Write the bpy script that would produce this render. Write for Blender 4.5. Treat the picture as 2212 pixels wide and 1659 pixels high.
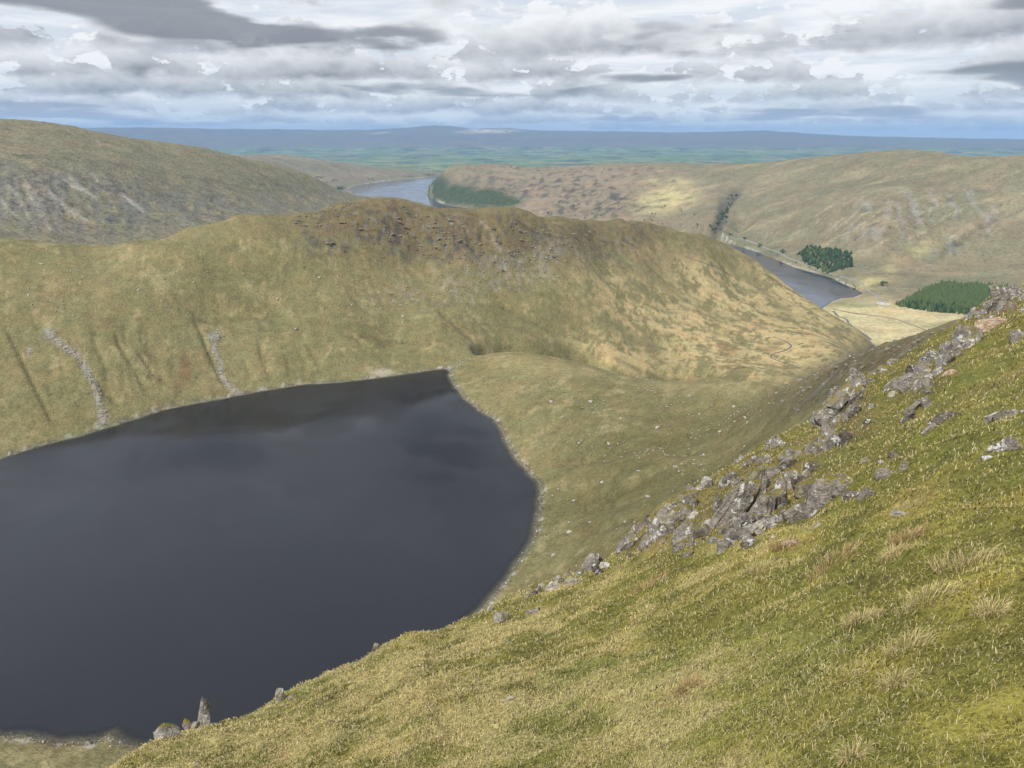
import bpy, bmesh, math, random
import numpy as np
from mathutils import Vector, Matrix, Euler

for o in list(bpy.data.objects): bpy.data.objects.remove(o)
SC = bpy.context.scene
COL = SC.collection

# ------------------------------------------------------------------ camera
# world origin = the photographer's eye; z is metres above (below) the eye, +Y is the view direction
PITCH = math.radians(18.7)
FPX = 1594.0                       # focal length in pixels of a 2212 x 1659 picture
CX, CY = 1106.0, 829.5
cam_d = bpy.data.cameras.new('camera')
cam_d.sensor_width = 36.0
cam_d.lens = 36.0 * FPX / 2212.0
cam_d.clip_start = 0.1
cam_d.clip_end = 150000.0
cam = bpy.data.objects.new('camera', cam_d)
COL.objects.link(cam)
cam.location = (0, 0, 0)
cam.rotation_euler = (math.pi/2 - PITCH, 0, 0)
SC.camera = cam

# ------------------------------------------------------------------ world, sun, exposure
SUN_AZ, SUN_EL = math.radians(-138), math.radians(47)   # bearing from +Y, clockwise
world = bpy.data.worlds.new('World'); SC.world = world; world.use_nodes = True
WN = world.node_tree; WN.nodes.clear()

class NT:
    """small helper for node trees"""
    def __init__(s, tree): s.t = tree
    def n(s, typ, **kw):
        nd = s.t.nodes.new(typ)
        for k, v in kw.items(): setattr(nd, k, v)
        return nd
    def put(s, sock, v):
        if isinstance(v, bpy.types.NodeSocket): s.t.links.new(v, sock)
        elif isinstance(v, bpy.types.Node): s.t.links.new(v.outputs[0], sock)
        else:
            try: sock.default_value = v
            except Exception: sock.default_value = (*v, 1.0)
    def m(s, op, a, b=0.0, c=0.0, clamp=False):
        nd = s.n('ShaderNodeMath', operation=op); nd.use_clamp = clamp
        s.put(nd.inputs[0], a); s.put(nd.inputs[1], b); s.put(nd.inputs[2], c)
        return nd.outputs[0]
    def vm(s, op, a, b=(0, 0, 0)):
        nd = s.n('ShaderNodeVectorMath', operation=op)
        s.put(nd.inputs[0], a)
        if op == 'SCALE': s.put(nd.inputs['Scale'], b)
        else: s.put(nd.inputs[1], b)
        return nd.outputs[0]
    def xyz(s, x, y, z):
        nd = s.n('ShaderNodeCombineXYZ')
        s.put(nd.inputs[0], x); s.put(nd.inputs[1], y); s.put(nd.inputs[2], z)
        return nd.outputs[0]
    def noise(s, vec, scale, detail=4.0, rough=0.55, dist=0.0, lac=2.0):
        nd = s.n('ShaderNodeTexNoise'); nd.noise_dimensions = '3D'
        s.put(nd.inputs['Vector'], vec); s.put(nd.inputs['Scale'], scale)
        s.put(nd.inputs['Detail'], detail); s.put(nd.inputs['Roughness'], rough)
        s.put(nd.inputs['Lacunarity'], lac); s.put(nd.inputs['Distortion'], dist)
        return nd.outputs[0]
    def voro(s, vec, scale, feature='F1'):
        nd = s.n('ShaderNodeTexVoronoi'); nd.feature = feature
        s.put(nd.inputs['Vector'], vec); s.put(nd.inputs['Scale'], scale)
        return nd
    def ss(s, x, lo, hi, a=0.0, b=1.0):
        nd = s.n('ShaderNodeMapRange'); nd.interpolation_type = 'SMOOTHSTEP'
        s.put(nd.inputs[0], x); s.put(nd.inputs[1], lo); s.put(nd.inputs[2], hi)
        s.put(nd.inputs[3], a); s.put(nd.inputs[4], b)
        return nd.outputs[0]
    def mix(s, f, a, b, mode='MIX'):
        nd = s.n('ShaderNodeMix', data_type='RGBA', blend_type=mode)
        nd.clamp_factor = True
        s.put(nd.inputs[0], f)
        for k, v in ((6, a), (7, b)):
            if isinstance(v, (tuple, list)): v = (*v[:3], 1.0)
            s.put(nd.inputs[k], v)
        return nd.outputs[2]

def build_world():
    W = NT(WN)
    out = W.n('ShaderNodeOutputWorld')
    sky = W.n('ShaderNodeTexSky'); sky.sky_type = 'NISHITA'; sky.sun_disc = False
    sky.sun_elevation = SUN_EL; sky.sun_rotation = SUN_AZ
    sky.altitude = 700; sky.air_density = 1.0; sky.dust_density = 1.2; sky.ozone_density = 1.2
    bg_sky = W.n('ShaderNodeBackground'); W.put(bg_sky.inputs[0], sky); bg_sky.inputs[1].default_value = 0.10
    tc = W.n('ShaderNodeTexCoord')
    d = W.vm('NORMALIZE', tc.outputs['Generated'])
    sp = W.n('ShaderNodeSeparateXYZ'); W.put(sp.inputs[0], d)
    dx, dy, dz = sp.outputs
    az = W.m('ARCTAN2', dx, dy)
    el = W.m('MAXIMUM', dz, 0.0)
    low = W.ss(dz, 0.0, 0.075, 1.0, 0.0)
    dark = W.mix(low, (0.225, 0.225, 0.236), (0.395, 0.475, 0.615))
    light = W.mix(low, (0.975, 0.980, 0.980), (0.800, 0.860, 0.920))
    # open air between the clouds: high thin veil
    veil = W.noise(W.xyz(W.m('MULTIPLY', az, 5.0), W.m('MULTIPLY', el, 45.0), 2.0), 1.0, 4.0, 0.6, 0.5)
    ccol = W.mix(W.ss(veil, 0.35, 0.65), W.mix(low, (0.72, 0.77, 0.83), (0.70, 0.77, 0.86)), light)
    # far to near: banks of heaped cloud with flat shaded bases and bright billowing tops
    def n2(x, y, det, rough=0.58, ty='FBM'):
        nd = W.n('ShaderNodeTexNoise'); nd.noise_dimensions = '2D'
        W.put(nd.inputs['Vector'], W.xyz(x, y, 0.0)); nd.inputs['Scale'].default_value = 1.0
        nd.inputs['Detail'].default_value = det; nd.inputs['Roughness'].default_value = rough
        return W.m('MULTIPLY', W.m('SUBTRACT', nd.outputs[0], 0.5), 2.0)
    for (b, H, f, seed, bias) in [(0.004, 0.012, 38, 1.3, 0.20), (0.013, 0.019, 28, 14.9, 0.22), (0.025, 0.027, 21, 27.7, 0.24), (0.041, 0.036, 15.5, 55.6, 0.25), (0.064, 0.048, 11.5, 63.2, 0.26), (0.096, 0.066, 8.2, 79.4, 0.26)]:
        X = W.m('ADD', W.m('MULTIPLY', az, f*0.8), seed); Y = W.m('MULTIPLY', el, f*1.5)
        n = n2(X, Y, 6.0, 0.62)
        # billows: rounded cells along the crowns
        bl = W.m('ABSOLUTE', n2(W.m('ADD', W.m('MULTIPLY', X, 2.1), 7.0), W.m('MULTIPLY', Y, 2.1), 4.0, 0.55))
        nb = n2(W.m('MULTIPLY', X, 0.42), seed, 2.0, 0.5)
        y = W.m('SUBTRACT', W.m('DIVIDE', W.m('SUBTRACT', el, b), H), W.m('MULTIPLY', nb, 0.30))
        den = W.m('ADD', W.m('ADD', W.m('MULTIPLY', n, 0.85), W.m('MULTIPLY', nb, 0.55)), W.m('SUBTRACT', bias, W.m('MULTIPLY', y, 0.34)))
        den = W.m('SUBTRACT', den, W.m('MULTIPLY', bl, 0.30))
        mask = W.m('MULTIPLY', W.ss(den, 0.0, 0.07), W.ss(W.m('ADD', y, W.m('MULTIPLY', n, 0.35)), -0.16, 0.14))
        lum = W.m('ADD', W.m('MULTIPLY', y, 0.85), W.m('ADD', W.m('MULTIPLY', den, -0.85), W.m('ADD', W.m('SUBTRACT', 0.50, W.m('MULTIPLY', bl, 0.75)), W.m('MULTIPLY', n, 0.75))), clamp=True)
        ccol = W.mix(W.m('MULTIPLY', mask, 0.96), ccol, W.mix(lum, dark, light))
    # undersides of the nearest clouds, overhead and along the top of the view
    k = W.m('DIVIDE', 1.0, W.m('ADD', el, 0.10))
    px_, py_ = W.m('MULTIPLY', dx, k), W.m('MULTIPLY', dy, k)
    edge = W.m('MULTIPLY', n2(W.m('ADD', W.m('MULTIPLY', az, 7.5), 3.0), W.m('MULTIPLY', el, 24.0), 6.0, 0.6), 0.50)
    over = W.m('ADD', W.m('ADD', W.m('MULTIPLY', n2(W.m('ADD', W.m('MULTIPLY', px_, 0.9), 4.0), W.m('MULTIPLY', py_, 0.9), 3.0, 0.45), 1.15), W.m('MULTIPLY', n2(W.m('MULTIPLY', px_, 0.35), W.m('MULTIPLY', py_, 0.35), 2.0, 0.5), 0.22)), W.m('ADD', 0.5, W.m('MULTIPLY', W.m('MULTIPLY', edge, 1.25), W.ss(el, 0.15, 0.30, 1.0, 0.35))))
    def deck(a0, e0, sa, se, w):
        a = W.m('DIVIDE', W.m('SUBTRACT', az, a0), sa)
        e = W.m('DIVIDE', W.m('SUBTRACT', dz, e0), se)
        g = W.m('EXPONENT', W.m('MULTIPLY', W.m('ADD', W.m('MULTIPLY', a, a), W.m('MULTIPLY', e, e)), -1.0))
        return W.m('MULTIPLY', g, w)
    tot = None
    for a in [(-0.54, 0.145, 0.26, 0.026, 0.55), (-0.27, 0.115, 0.18, 0.013, 0.50), (0.67, 0.142, 0.13, 0.030, 0.60), (0.12, 0.152, 0.16, 0.026, 0.42), (0.33, 0.115, 0.20, 0.017, 0.38), (-0.13, 0.054, 0.17, 0.0075, 0.30), (-0.62, 0.020, 0.25, 0.010, 0.30), (0.30, 0.020, 0.18, 0.012, 0.20), (0.64, 0.060, 0.12, 0.010, 0.36), (0.17, 0.066, 0.06, 0.006, 0.3), (-0.02, 0.13, 0.06, 0.03, -0.2), (0.47, 0.14, 0.05, 0.03, -0.3), (-0.24, 0.092, 0.05, 0.012, -0.15)]:
        g = deck(*a); tot = g if tot is None else W.m('ADD', tot, g)
    near = W.ss(el, 0.09, 0.16, 0.0, 1.0)
    om = W.m('ADD', W.m('ADD', over, tot), W.ss(el, 0.18, 0.26, 0.0, -0.19))
    om2 = W.ss(om, 0.54, 0.84)
    om2 = W.m('MULTIPLY', om2, W.m('MAXIMUM', near, W.ss(tot, 0.01, 0.08)))
    ccol = W.mix(W.m('MULTIPLY', om2, 0.86), ccol, W.mix(W.ss(W.m('SUBTRACT', om, W.m('MULTIPLY', edge, 0.9)), 0.50, 0.98), light, dark))
    ccol = W.mix(W.ss(dz, 0.001, 0.010, 0.65, 0.0), ccol, (0.66, 0.75, 0.86))
    ccol = W.mix(W.ss(dz, -0.03, 0.0, 1.0, 0.0), ccol, (0.30, 0.34, 0.38))
    bg_cl = W.n('ShaderNodeBackground'); W.put(bg_cl.inputs[0], ccol); bg_cl.inputs[1].default_value = 1.04
    mx = W.n('ShaderNodeMixShader'); mx.inputs[0].default_value = 0.93
    W.put(mx.inputs[1], bg_sky); W.put(mx.inputs[2], bg_cl)
    W.put(out.inputs['Surface'], mx)
build_world()
world.cycles.sampling_method = 'MANUAL'; world.cycles.sample_map_resolution = 256

sun_d = bpy.data.lights.new('sun', 'SUN'); sun_d.energy = 4.5; sun_d.angle = math.radians(2.0)
sun_d.color = (1.0, 0.95, 0.86)
sun = bpy.data.objects.new('sun', sun_d); COL.objects.link(sun)
sv = Vector((math.sin(SUN_AZ)*math.cos(SUN_EL), math.cos(SUN_AZ)*math.cos(SUN_EL), math.sin(SUN_EL)))
sun.rotation_euler = sv.to_track_quat('Z', 'Y').to_euler()

SC.view_settings.view_transform = 'Standard'
SC.view_settings.look = 'None'
SC.view_settings.exposure = 0.0
SC.view_settings.gamma = 1.0
SC.cycles.use_denoising = True
SC.cycles.max_bounces = 5
SC.cycles.diffuse_bounces = 1
SC.cycles.transparent_max_bounces = 8

# ------------------------------------------------------------------ helpers: picture <-> place, noise, surfaces
cP, sP = math.cos(PITCH), math.sin(PITCH)
def ray(u, v):
    """bearing and slope (z per metre of ground distance) of the sight line through a picture point"""
    x = (np.asarray(u, float) - CX)/FPX; y = -(np.asarray(v, float) - CY)/FPX
    fw = cP + y*sP; up = y*cP - sP
    r = np.hypot(x, fw)
    return np.arctan2(x, fw), up/r
def proj(x, y, z):
    dep = y*cP - z*sP; up = y*sP + z*cP
    dep = np.maximum(dep, 1e-3)
    return CX + FPX*x/dep, CY - FPX*up/dep
def at(u, v, r=None, z=None):
    a, t = ray(u, v)
    if r is None: r = z/t
    return np.array([r*np.sin(a), r*np.cos(a), r*t])

def _hash(ix, iy, seed):
    h = (ix.astype(np.int64)*374761393 + iy.astype(np.int64)*668265263 + seed*1442695041) & 0xffffffff
    h = ((h ^ (h >> 13))*1274126177) & 0xffffffff
    return ((h ^ (h >> 16)) & 0xffff)/65535.0
def pnoise(x, y, seed=0):
    x = np.asarray(x, float); y = np.asarray(y, float)
    ix = np.floor(x); iy = np.floor(y); fx = x-ix; fy = y-iy
    ux = fx*fx*fx*(fx*(fx*6-15)+10); uy = fy*fy*fy*(fy*(fy*6-15)+10)
    def g(dx, dy):
        a = _hash(ix+dx, iy+dy, seed)*2*np.pi
        return np.cos(a)*(fx-dx)+np.sin(a)*(fy-dy)
    a = g(0, 0); b = g(1, 0); c = g(0, 1); d = g(1, 1)
    return 1.5*((a*(1-ux)+b*ux)*(1-uy)+(c*(1-ux)+d*ux)*uy)
def fbm(x, y, seed=0, octv=4, gain=0.5, lac=2.03):
    s = 0; a = 1.0; tot = 0
    for k in range(octv):
        s = s + a*pnoise(x, y, seed+k*17); tot += a
        x = x*lac+3.1; y = y*lac+1.7; a *= gain
    return s/tot
def ridged(x, y, seed=0, octv=4):
    s = 0; a = 1.0; tot = 0
    for k in range(octv):
        s = s + a*(1-2*np.abs(pnoise(x, y, seed+k*31))); tot += a
        x = x*2.1+1.3; y = y*2.1+4.1; a *= 0.5
    return s/tot
def sstep(x, a, b):
    t = np.clip((x-a)/(b-a), 0, 1); return t*t*(3-2*t)

class RBF:
    """thin-plate surface of slope over (bearing, log distance)"""
    S = 0.55
    def __init__(s, pts, reg=1.5e-4):
        P = np.array(pts, float)               # bearing, distance, slope
        s.q = np.c_[P[:, 0], np.log(P[:, 1])*s.S]
        n = len(P); K = s.k(s.q, s.q)+reg*np.eye(n)
        A = np.zeros((n+3, n+3)); A[:n, :n] = K
        A[:n, n] = 1; A[:n, n+1:] = s.q; A[n, :n] = 1; A[n+1:, :n] = s.q.T
        b = np.zeros(n+3); b[:n] = P[:, 2]
        s.w = np.linalg.solve(A, b)
    @staticmethod
    def k(a, b):
        d2 = ((a[:, None, :]-b[None, :, :])**2).sum(-1)
        return 0.5*d2*np.log(d2+1e-12)
    def __call__(s, az, r):
        q = np.c_[np.ravel(az), np.log(np.ravel(r))*s.S]
        out = np.empty(len(q)); n = len(s.q)
        for i in range(0, len(q), 20000):
            c = q[i:i+20000]
            out[i:i+20000] = s.k(c, s.q)@s.w[:n]+s.w[n]+c@s.w[n+1:]
        return out.reshape(np.shape(az))

def sdf(px, py, poly):
    """signed distance to a polygon, negative inside"""
    shp = np.shape(px); px = np.ravel(px); py = np.ravel(py)
    d = np.full(px.shape, 1e18); ins = np.zeros(px.shape, bool); n = len(poly)
    for i in range(n):
        ax, ay = poly[i]; bx, by = poly[(i+1) % n]
        ex, ey = bx-ax, by-ay
        h = np.clip(((px-ax)*ex+(py-ay)*ey)/(ex*ex+ey*ey+1e-12), 0, 1)
        d = np.minimum(d, (px-ax-h*ex)**2+(py-ay-h*ey)**2)
        c = ((ay > py) != (by > py)) & (px < (bx-ax)*(py-ay)/(by-ay+1e-18)+ax)
        ins ^= c
    d = np.sqrt(d)
    return np.where(ins, -d, d).reshape(shp)

def link_mesh(name, verts, faces, mat, smooth=True, col=None, parent=None, attrs=None):
    me = bpy.data.meshes.new(name)
    verts = np.asarray(verts, np.float32)
    if isinstance(faces, np.ndarray):
        k = faces.shape[1]
        me.vertices.add(len(verts)); me.vertices.foreach_set('co', verts.ravel())
        me.loops.add(faces.size); me.loops.foreach_set('vertex_index', faces.astype(np.int32).ravel())
        me.polygons.add(len(faces))
        me.polygons.foreach_set('loop_start', np.arange(0, faces.size, k, dtype=np.int32))
        me.polygons.foreach_set('use_smooth', np.full(len(faces), smooth))
        me.update(calc_edges=True)
    else:
        me.from_pydata([tuple(map(float, v)) for v in verts], [], faces)
        me.polygons.foreach_set('use_smooth', np.full(len(me.polygons), smooth))
    if col is not None:
        a = me.color_attributes.new('Col', 'FLOAT_COLOR', 'POINT')
        c = np.ones((len(verts), 4), np.float32); c[:, :3] = col
        a.data.foreach_set('color', c.ravel())
    for k, v in (attrs or {}).items():
        a = me.attributes.new(k, 'FLOAT', 'POINT'); a.data.foreach_set('value', np.asarray(v, np.float32).ravel())
    if mat is not None: me.materials.append(mat)
    ob = bpy.data.objects.new(name, me); COL.objects.link(ob)
    if parent is not None: ob.parent = parent
    return ob
def grid_faces(nr, nc):
    i = np.arange(nr-1)[:, None]*nc+np.arange(nc-1)[None, :]
    return np.stack([i, i+1, i+1+nc, i+nc], -1).reshape(-1, 4)
def struct(o): o['kind'] = 'structure'; return o
def stuff(o, label=None, cat=None):
    o['kind'] = 'stuff'
    if label: o['label'] = label; o['category'] = cat
    return o
def tag(o, label, cat, group=None):
    o['label'] = label; o['category'] = cat
    if group: o['group'] = group
    return o

def new_mat(name):
    m = bpy.data.materials.new(name); m.use_nodes = True
    t = m.node_tree; t.nodes.clear(); N = NT(t)
    out = N.n('ShaderNodeOutputMaterial'); b = N.n('ShaderNodeBsdfPrincipled')
    t.links.new(b.outputs[0], out.inputs[0])
    b.inputs['Roughness'].default_value = 0.95
    b.inputs['Specular IOR Level'].default_value = 0.12
    return m, N, b
def bump(N, b, h, strength, dist):
    bp = N.n('ShaderNodeBump'); N.put(bp.inputs['Strength'], strength); N.put(bp.inputs['Distance'], dist)
    N.put(bp.inputs['Height'], h); N.put(b.inputs['Normal'], bp.outputs[0])
def land_mat(name, sizes, amount=0.5, bump_d=0.6, fleck=None):
    """ground cover: mapped plant colours broken up by tussocks, wear and small relief"""
    m, N, b = new_mat(name)
    at_ = N.n('ShaderNodeAttribute', attribute_name='Col')
    tc = N.n('ShaderNodeTexCoord'); P = tc.outputs['Object']
    n1 = N.noise(P, 1/sizes[0], 5, 0.62)
    n2 = N.noise(P, 1/sizes[1], 4, 0.6)
    n0 = N.noise(P, 1/(sizes[0]*0.45), 3, 0.6)
    f = N.m('ADD', N.m('MULTIPLY', N.m('SUBTRACT', n1, 0.5), amount*2.2), N.m('MULTIPLY', N.m('SUBTRACT', n2, 0.5), amount*1.5))
    f = N.m('ADD', f, N.m('MULTIPLY', N.m('SUBTRACT', N.ss(n0, 0.36, 0.64), 0.5), amount*0.42))
    k = N.m('ADD', 1.0, f)
    c = N.vm('SCALE', at_.outputs['Color'], N.m('MAXIMUM', k, 0.25))
    warm = N.mix(N.ss(N.noise(P, 1/(sizes[1]*2.7), 3, 0.6), 0.42, 0.62), (0.96, 1.0, 0.97), (1.05, 1.0, 0.97))
    c = N.mix(1.0, c, warm, 'MULTIPLY')
    if fleck:
        vz = N.voro(P, 1/fleck[0]); 
        pick = N.m('GREATER_THAN', N.noise(P, 1/(fleck[0]*6), 2, 0.5), fleck[2])
        fl = N.m('MULTIPLY', N.m('LESS_THAN', vz.outputs['Distance'], fleck[1]), pick)
        c = N.mix(fl, c, fleck[3])
    N.put(b.inputs['Base Color'], c)
    bump(N, b, N.m('ADD', n1, N.m('MULTIPLY', n2, 1.5)), 0.7, bump_d)
    return m
def plain_mat(name, col, rough=0.9, var=0.25, size=1.0, spec=0.15, bd=0.0):
    m, N, b = new_mat(name)
    tc = N.n('ShaderNodeTexCoord')
    n = N.noise(tc.outputs['Object'], 1/size, 4, 0.6)
    c = N.mix(n, tuple(x*(1-var) for x in col), tuple(x*(1+var) for x in col))
    N.put(b.inputs['Base Color'], c); b.inputs['Roughness'].default_value = rough
    b.inputs['Specular IOR Level'].default_value = spec
    if bd: bump(N, b, n, 0.8, bd)
    return m

def blob(U, V, lst):
    """cover of patches: centre, half widths, tilt in degrees, weight"""
    s = np.zeros(np.shape(U))
    for (u, v, su, sv_, rot, w) in lst:
        c, q = math.cos(math.radians(rot)), math.sin(math.radians(rot))
        du, dv = U-u, V-v
        a = (du*c-dv*q)/su; b_ = (du*q+dv*c)/sv_
        s = np.maximum(s, w*np.exp(-np.minimum((a*a+b_*b_)**1.5, 50)))
    return s
def stroke(U, V, pts, w):
    """cover of a line of the given half width through points"""
    d = np.full(np.shape(U), 1e9)
    for (ax, ay), (bx, by) in zip(pts[:-1], pts[1:]):
        ex, ey = bx-ax, by-ay
        h = np.clip(((U-ax)*ex+(V-ay)*ey)/(ex*ex+ey*ey), 0, 1)
        d = np.minimum(d, np.hypot(U-ax-h*ex, V-ay-h*ey))
    return np.exp(-(d/w)**2)
def mixc(c, f, col): return c*(1-f[..., None])+np.asarray(col)*f[..., None]

def pts_of(rows):
    """rows: (u, v, 'r'|'z', value) or (u, v, 'rz', (r, z))"""
    out = []
    for u, v, k, val in rows:
        a, t = ray(u, v)
        if k == 'r': out.append((a, val, t))
        elif k == 'z': out.append((a, val/t, t))
        else: out.append((a, val[0], val[1]/val[0]))
    return out
def polar(a0, a1, nc, r0, r1, nr, power=1.0):
    az = np.radians(np.linspace(a0, a1, nc))
    k = np.linspace(0, 1, nr)**power
    r = r0*(r1/r0)**k
    return np.meshgrid(az, r)

# ------------------------------------------------------------------ the corrie: tarn shore, ridge, moraine, valley floor
TARN_Z = -237.0
tarn_px = [(960,796),(968,795),(974,804),(972,815),(985,838),(1010,865),(1040,890),(1068,905),(1090,945),(1110,985),(1140,1015),(1165,1045),
           (1170,1065),(1167,1100),(1155,1150),(1130,1200),(1095,1255),(1065,1295),(1025,1330),(930,1420),(760,1520),(560,1600),(380,1640),
           (300,1618),(262,1600),(236,1583),(205,1604),(120,1607),(50,1590),(0,1588),(-150,1560),(-330,1500),(-420,1300),(-340,1130),(-150,1045),(0,990),
           (60,970),(120,953),(180,940),(240,920),(300,902),(350,885),(420,871),(480,860),(560,845),(640,832),(760,822),(850,812),(920,801)]
tarn_poly = np.array([at(u, v, z=TARN_Z)[:2] for u, v in tarn_px])
def rough_poly(poly, amp, step, seed):
    out = []
    for i in range(len(poly)):
        a = poly[i]; b = poly[(i+1) % len(poly)]
        L = np.hypot(*(b-a)); n = max(1, int(L/step))
        nrm = np.array([-(b-a)[1], (b-a)[0]])/(L+1e-9)
        for k in range(n):
            p = a+(b-a)*k/n
            out.append(p+nrm*amp*float(fbm(p[0]/(step*3), p[1]/(step*3), seed, 3)))
    return np.array(out)
tarn_poly = rough_poly(tarn_poly, 3.5, 6.0, 5)

ridge_px = [(-250,500,1080),(-100,508,1065),(0,512,1050),(60,515,1030),(130,524,1010),(200,529,1000),(270,523,990),(320,508,980),(400,495,980),(480,478,985),(520,466,990),
            (560,462,1000),(600,467,1005),(650,462,1010),(700,455,1020),(750,445,1040),(800,434,1055),(850,431,1065),(890,440,1065),(930,445,1070),(1000,448,1080),
            (1060,447,1090),(1100,450,1100),(1140,460,1115),(1165,474,1120),(1200,471,1150),(1250,468,1200),(1300,477,1250),(1340,476,1290),(1400,482,1340),
            (1440,490,1380),(1480,503,1420),(1520,507,1460),(1560,520,1500),(1600,545,1540),(1640,570,1560),(1680,602,1580),(1730,640,1590),(1780,675,1570),(1830,706,1520),(1885,738,1430)]
rows = [(u, v, 'r', r) for u, v, r in ridge_px]
for u, v, r in ridge_px:
    z = r*float(ray(u, v)[1])
    for k, dz in ((1.10, -0.48), (1.25, -0.5), (1.5, -0.5)):
        rows.append((u, v, 'rz', (r*k, max(z+dz*r*(k-1), -500 if u > 1500 else -330))))
rows += [ # left bank and bench, crag face, slopes beyond the outlet
 (-200,700,'z',-168),(-200,900,'z',-212),(0,690,'z',-170),(150,690,'z',-173),(300,690,'z',-179),(450,685,'z',-186),(600,695,'z',-197),(750,720,'z',-207),(0,600,'z',-141),(200,600,'z',-146),(400,590,'z',-145),(600,580,'z',-148),
 (0,830,'z',-205),(150,800,'z',-203),(300,790,'z',-207),(450,770,'z',-211),(600,770,'z',-216),(720,770,'z',-221),
 (750,600,'r',900),(900,640,'r',905),(900,560,'r',975),(1050,640,'r',935),(1050,560,'r',1000),(1150,560,'r',1040),(1180,640,'r',975),
 (850,740,'r',815),(940,760,'r',790),(960,700,'r',850),(1040,748,'r',840),(1100,745,'r',870),(1100,690,'r',915),
 (1300,540,'r',1170),(1300,600,'r',1090),(1300,660,'r',1020),(1300,720,'r',960),(1250,770,'r',905),
 (1450,560,'r',1290),(1450,620,'r',1200),(1450,680,'r',1110),(1450,740,'r',1030),(1420,800,'r',935),
 (1580,600,'r',1400),(1600,660,'r',1270),(1620,720,'r',1150),(1600,780,'r',1010),(1700,690,'r',1300),(1740,740,'r',1150),(1700,790,'r',1020),(1800,730,'r',1300),(1830,765,'r',1130),
 (1560,815,'r',905),(1650,812,'r',930),
 # moraine and its two crests, ribs down to the shore
 (1010,772,'r',775),(1100,757,'r',775),(1200,766,'r',775),(1300,790,'r',770),(1390,815,'r',755),(1100,762,'rz',(815,-238)),(1200,768,'rz',(835,-248)),(1300,795,'rz',(840,-262)),
 (1100,830,'z',-224),(1200,850,'z',-219),(1250,930,'z',-222),(1330,870,'z',-217),
 (1440,826,'r',690),(1500,818,'r',685),(1600,820,'r',665),(1680,834,'r',610),(1500,822,'rz',(760,-258)),(1600,825,'rz',(760,-262)),(1700,830,'rz',(800,-268)),
 (1400,920,'z',-212),(1550,900,'z',-203),(1300,1010,'z',-220),(1450,1000,'z',-199),(1600,960,'z',-180),(1250,1090,'z',-226),(1380,1100,'z',-200),(1500,1060,'z',-178),
 (1210,1180,'z',-229),(1300,1170,'z',-210),(1200,1240,'z',-226),(1120,1290,'z',-231),(1400,1200,'z',-175),
 # rocky spur below the near slope, and the drop behind it
 (1620,880,'r',520),(1690,842,'r',500),(1740,818,'r',470),(1800,792,'r',440),(1850,776,'r',420),(1910,752,'r',390),(1980,728,'r',360),(2040,705,'r',330),(2150,660,'r',290),(2300,600,'r',250),
 (1740,818,'rz',(560,-225)),(1850,776,'rz',(540,-225)),(1980,728,'rz',(520,-215)),(2150,660,'rz',(480,-205)),(2300,600,'rz',(450,-200)),
 (1740,818,'rz',(700,-262)),(1850,776,'rz',(750,-280)),(1980,728,'rz',(800,-300)),(2150,660,'rz',(800,-310)),(2300,640,'rz',(900,-330)),
 (1900,760,'rz',(1000,-330)),(2050,740,'rz',(1100,-370)),(2200,740,'rz',(1200,-400)),(1950,740,'rz',(1350,-420)),(2100,740,'rz',(1500,-455)),(2250,740,'rz',(1600,-460)),(2300,740,'rz',(2100,-520)),(2000,740,'rz',(1750,-500)),(2000,740,'rz',(2100,-530)),
 (1750,880,'r',370),(1850,850,'r',320),(1950,810,'r',270),(2080,760,'r',220),(2250,700,'r',180),
 # slopes below the near hillside (hidden) down to the water
 (-300,1640,'z',-234),(0,1640,'z',-231),(150,1650,'z',-230),(280,1659,'z',-229),(100,1750,'z',-220),(300,1760,'z',-216),(500,1720,'z',-222),(700,1640,'z',-226),(900,1560,'z',-226),(1060,1450,'z',-224),(1150,1380,'z',-222),(1250,1330,'z',-208),
 (-300,1800,'rz',(150,-175)),(200,1800,'rz',(120,-160)),(600,1800,'rz',(130,-150)),(1000,1700,'rz',(150,-140)),(1400,1500,'rz',(180,-130)),(1800,1300,'rz',(180,-105)),(2200,1100,'rz',(150,-70)),
]
for p in tarn_poly[::4]:
    r = math.hypot(*p)
    rows.append(None)
    rows[-1] = ('raw', math.atan2(p[0], p[1]), r, (TARN_Z+0.3)/r)
raw = [(a, r, t) for k, a, r, t in [q for q in rows if q[0] == 'raw']]
F_COR = RBF(pts_of([q for q in rows if q[0] != 'raw'])+raw)

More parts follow.
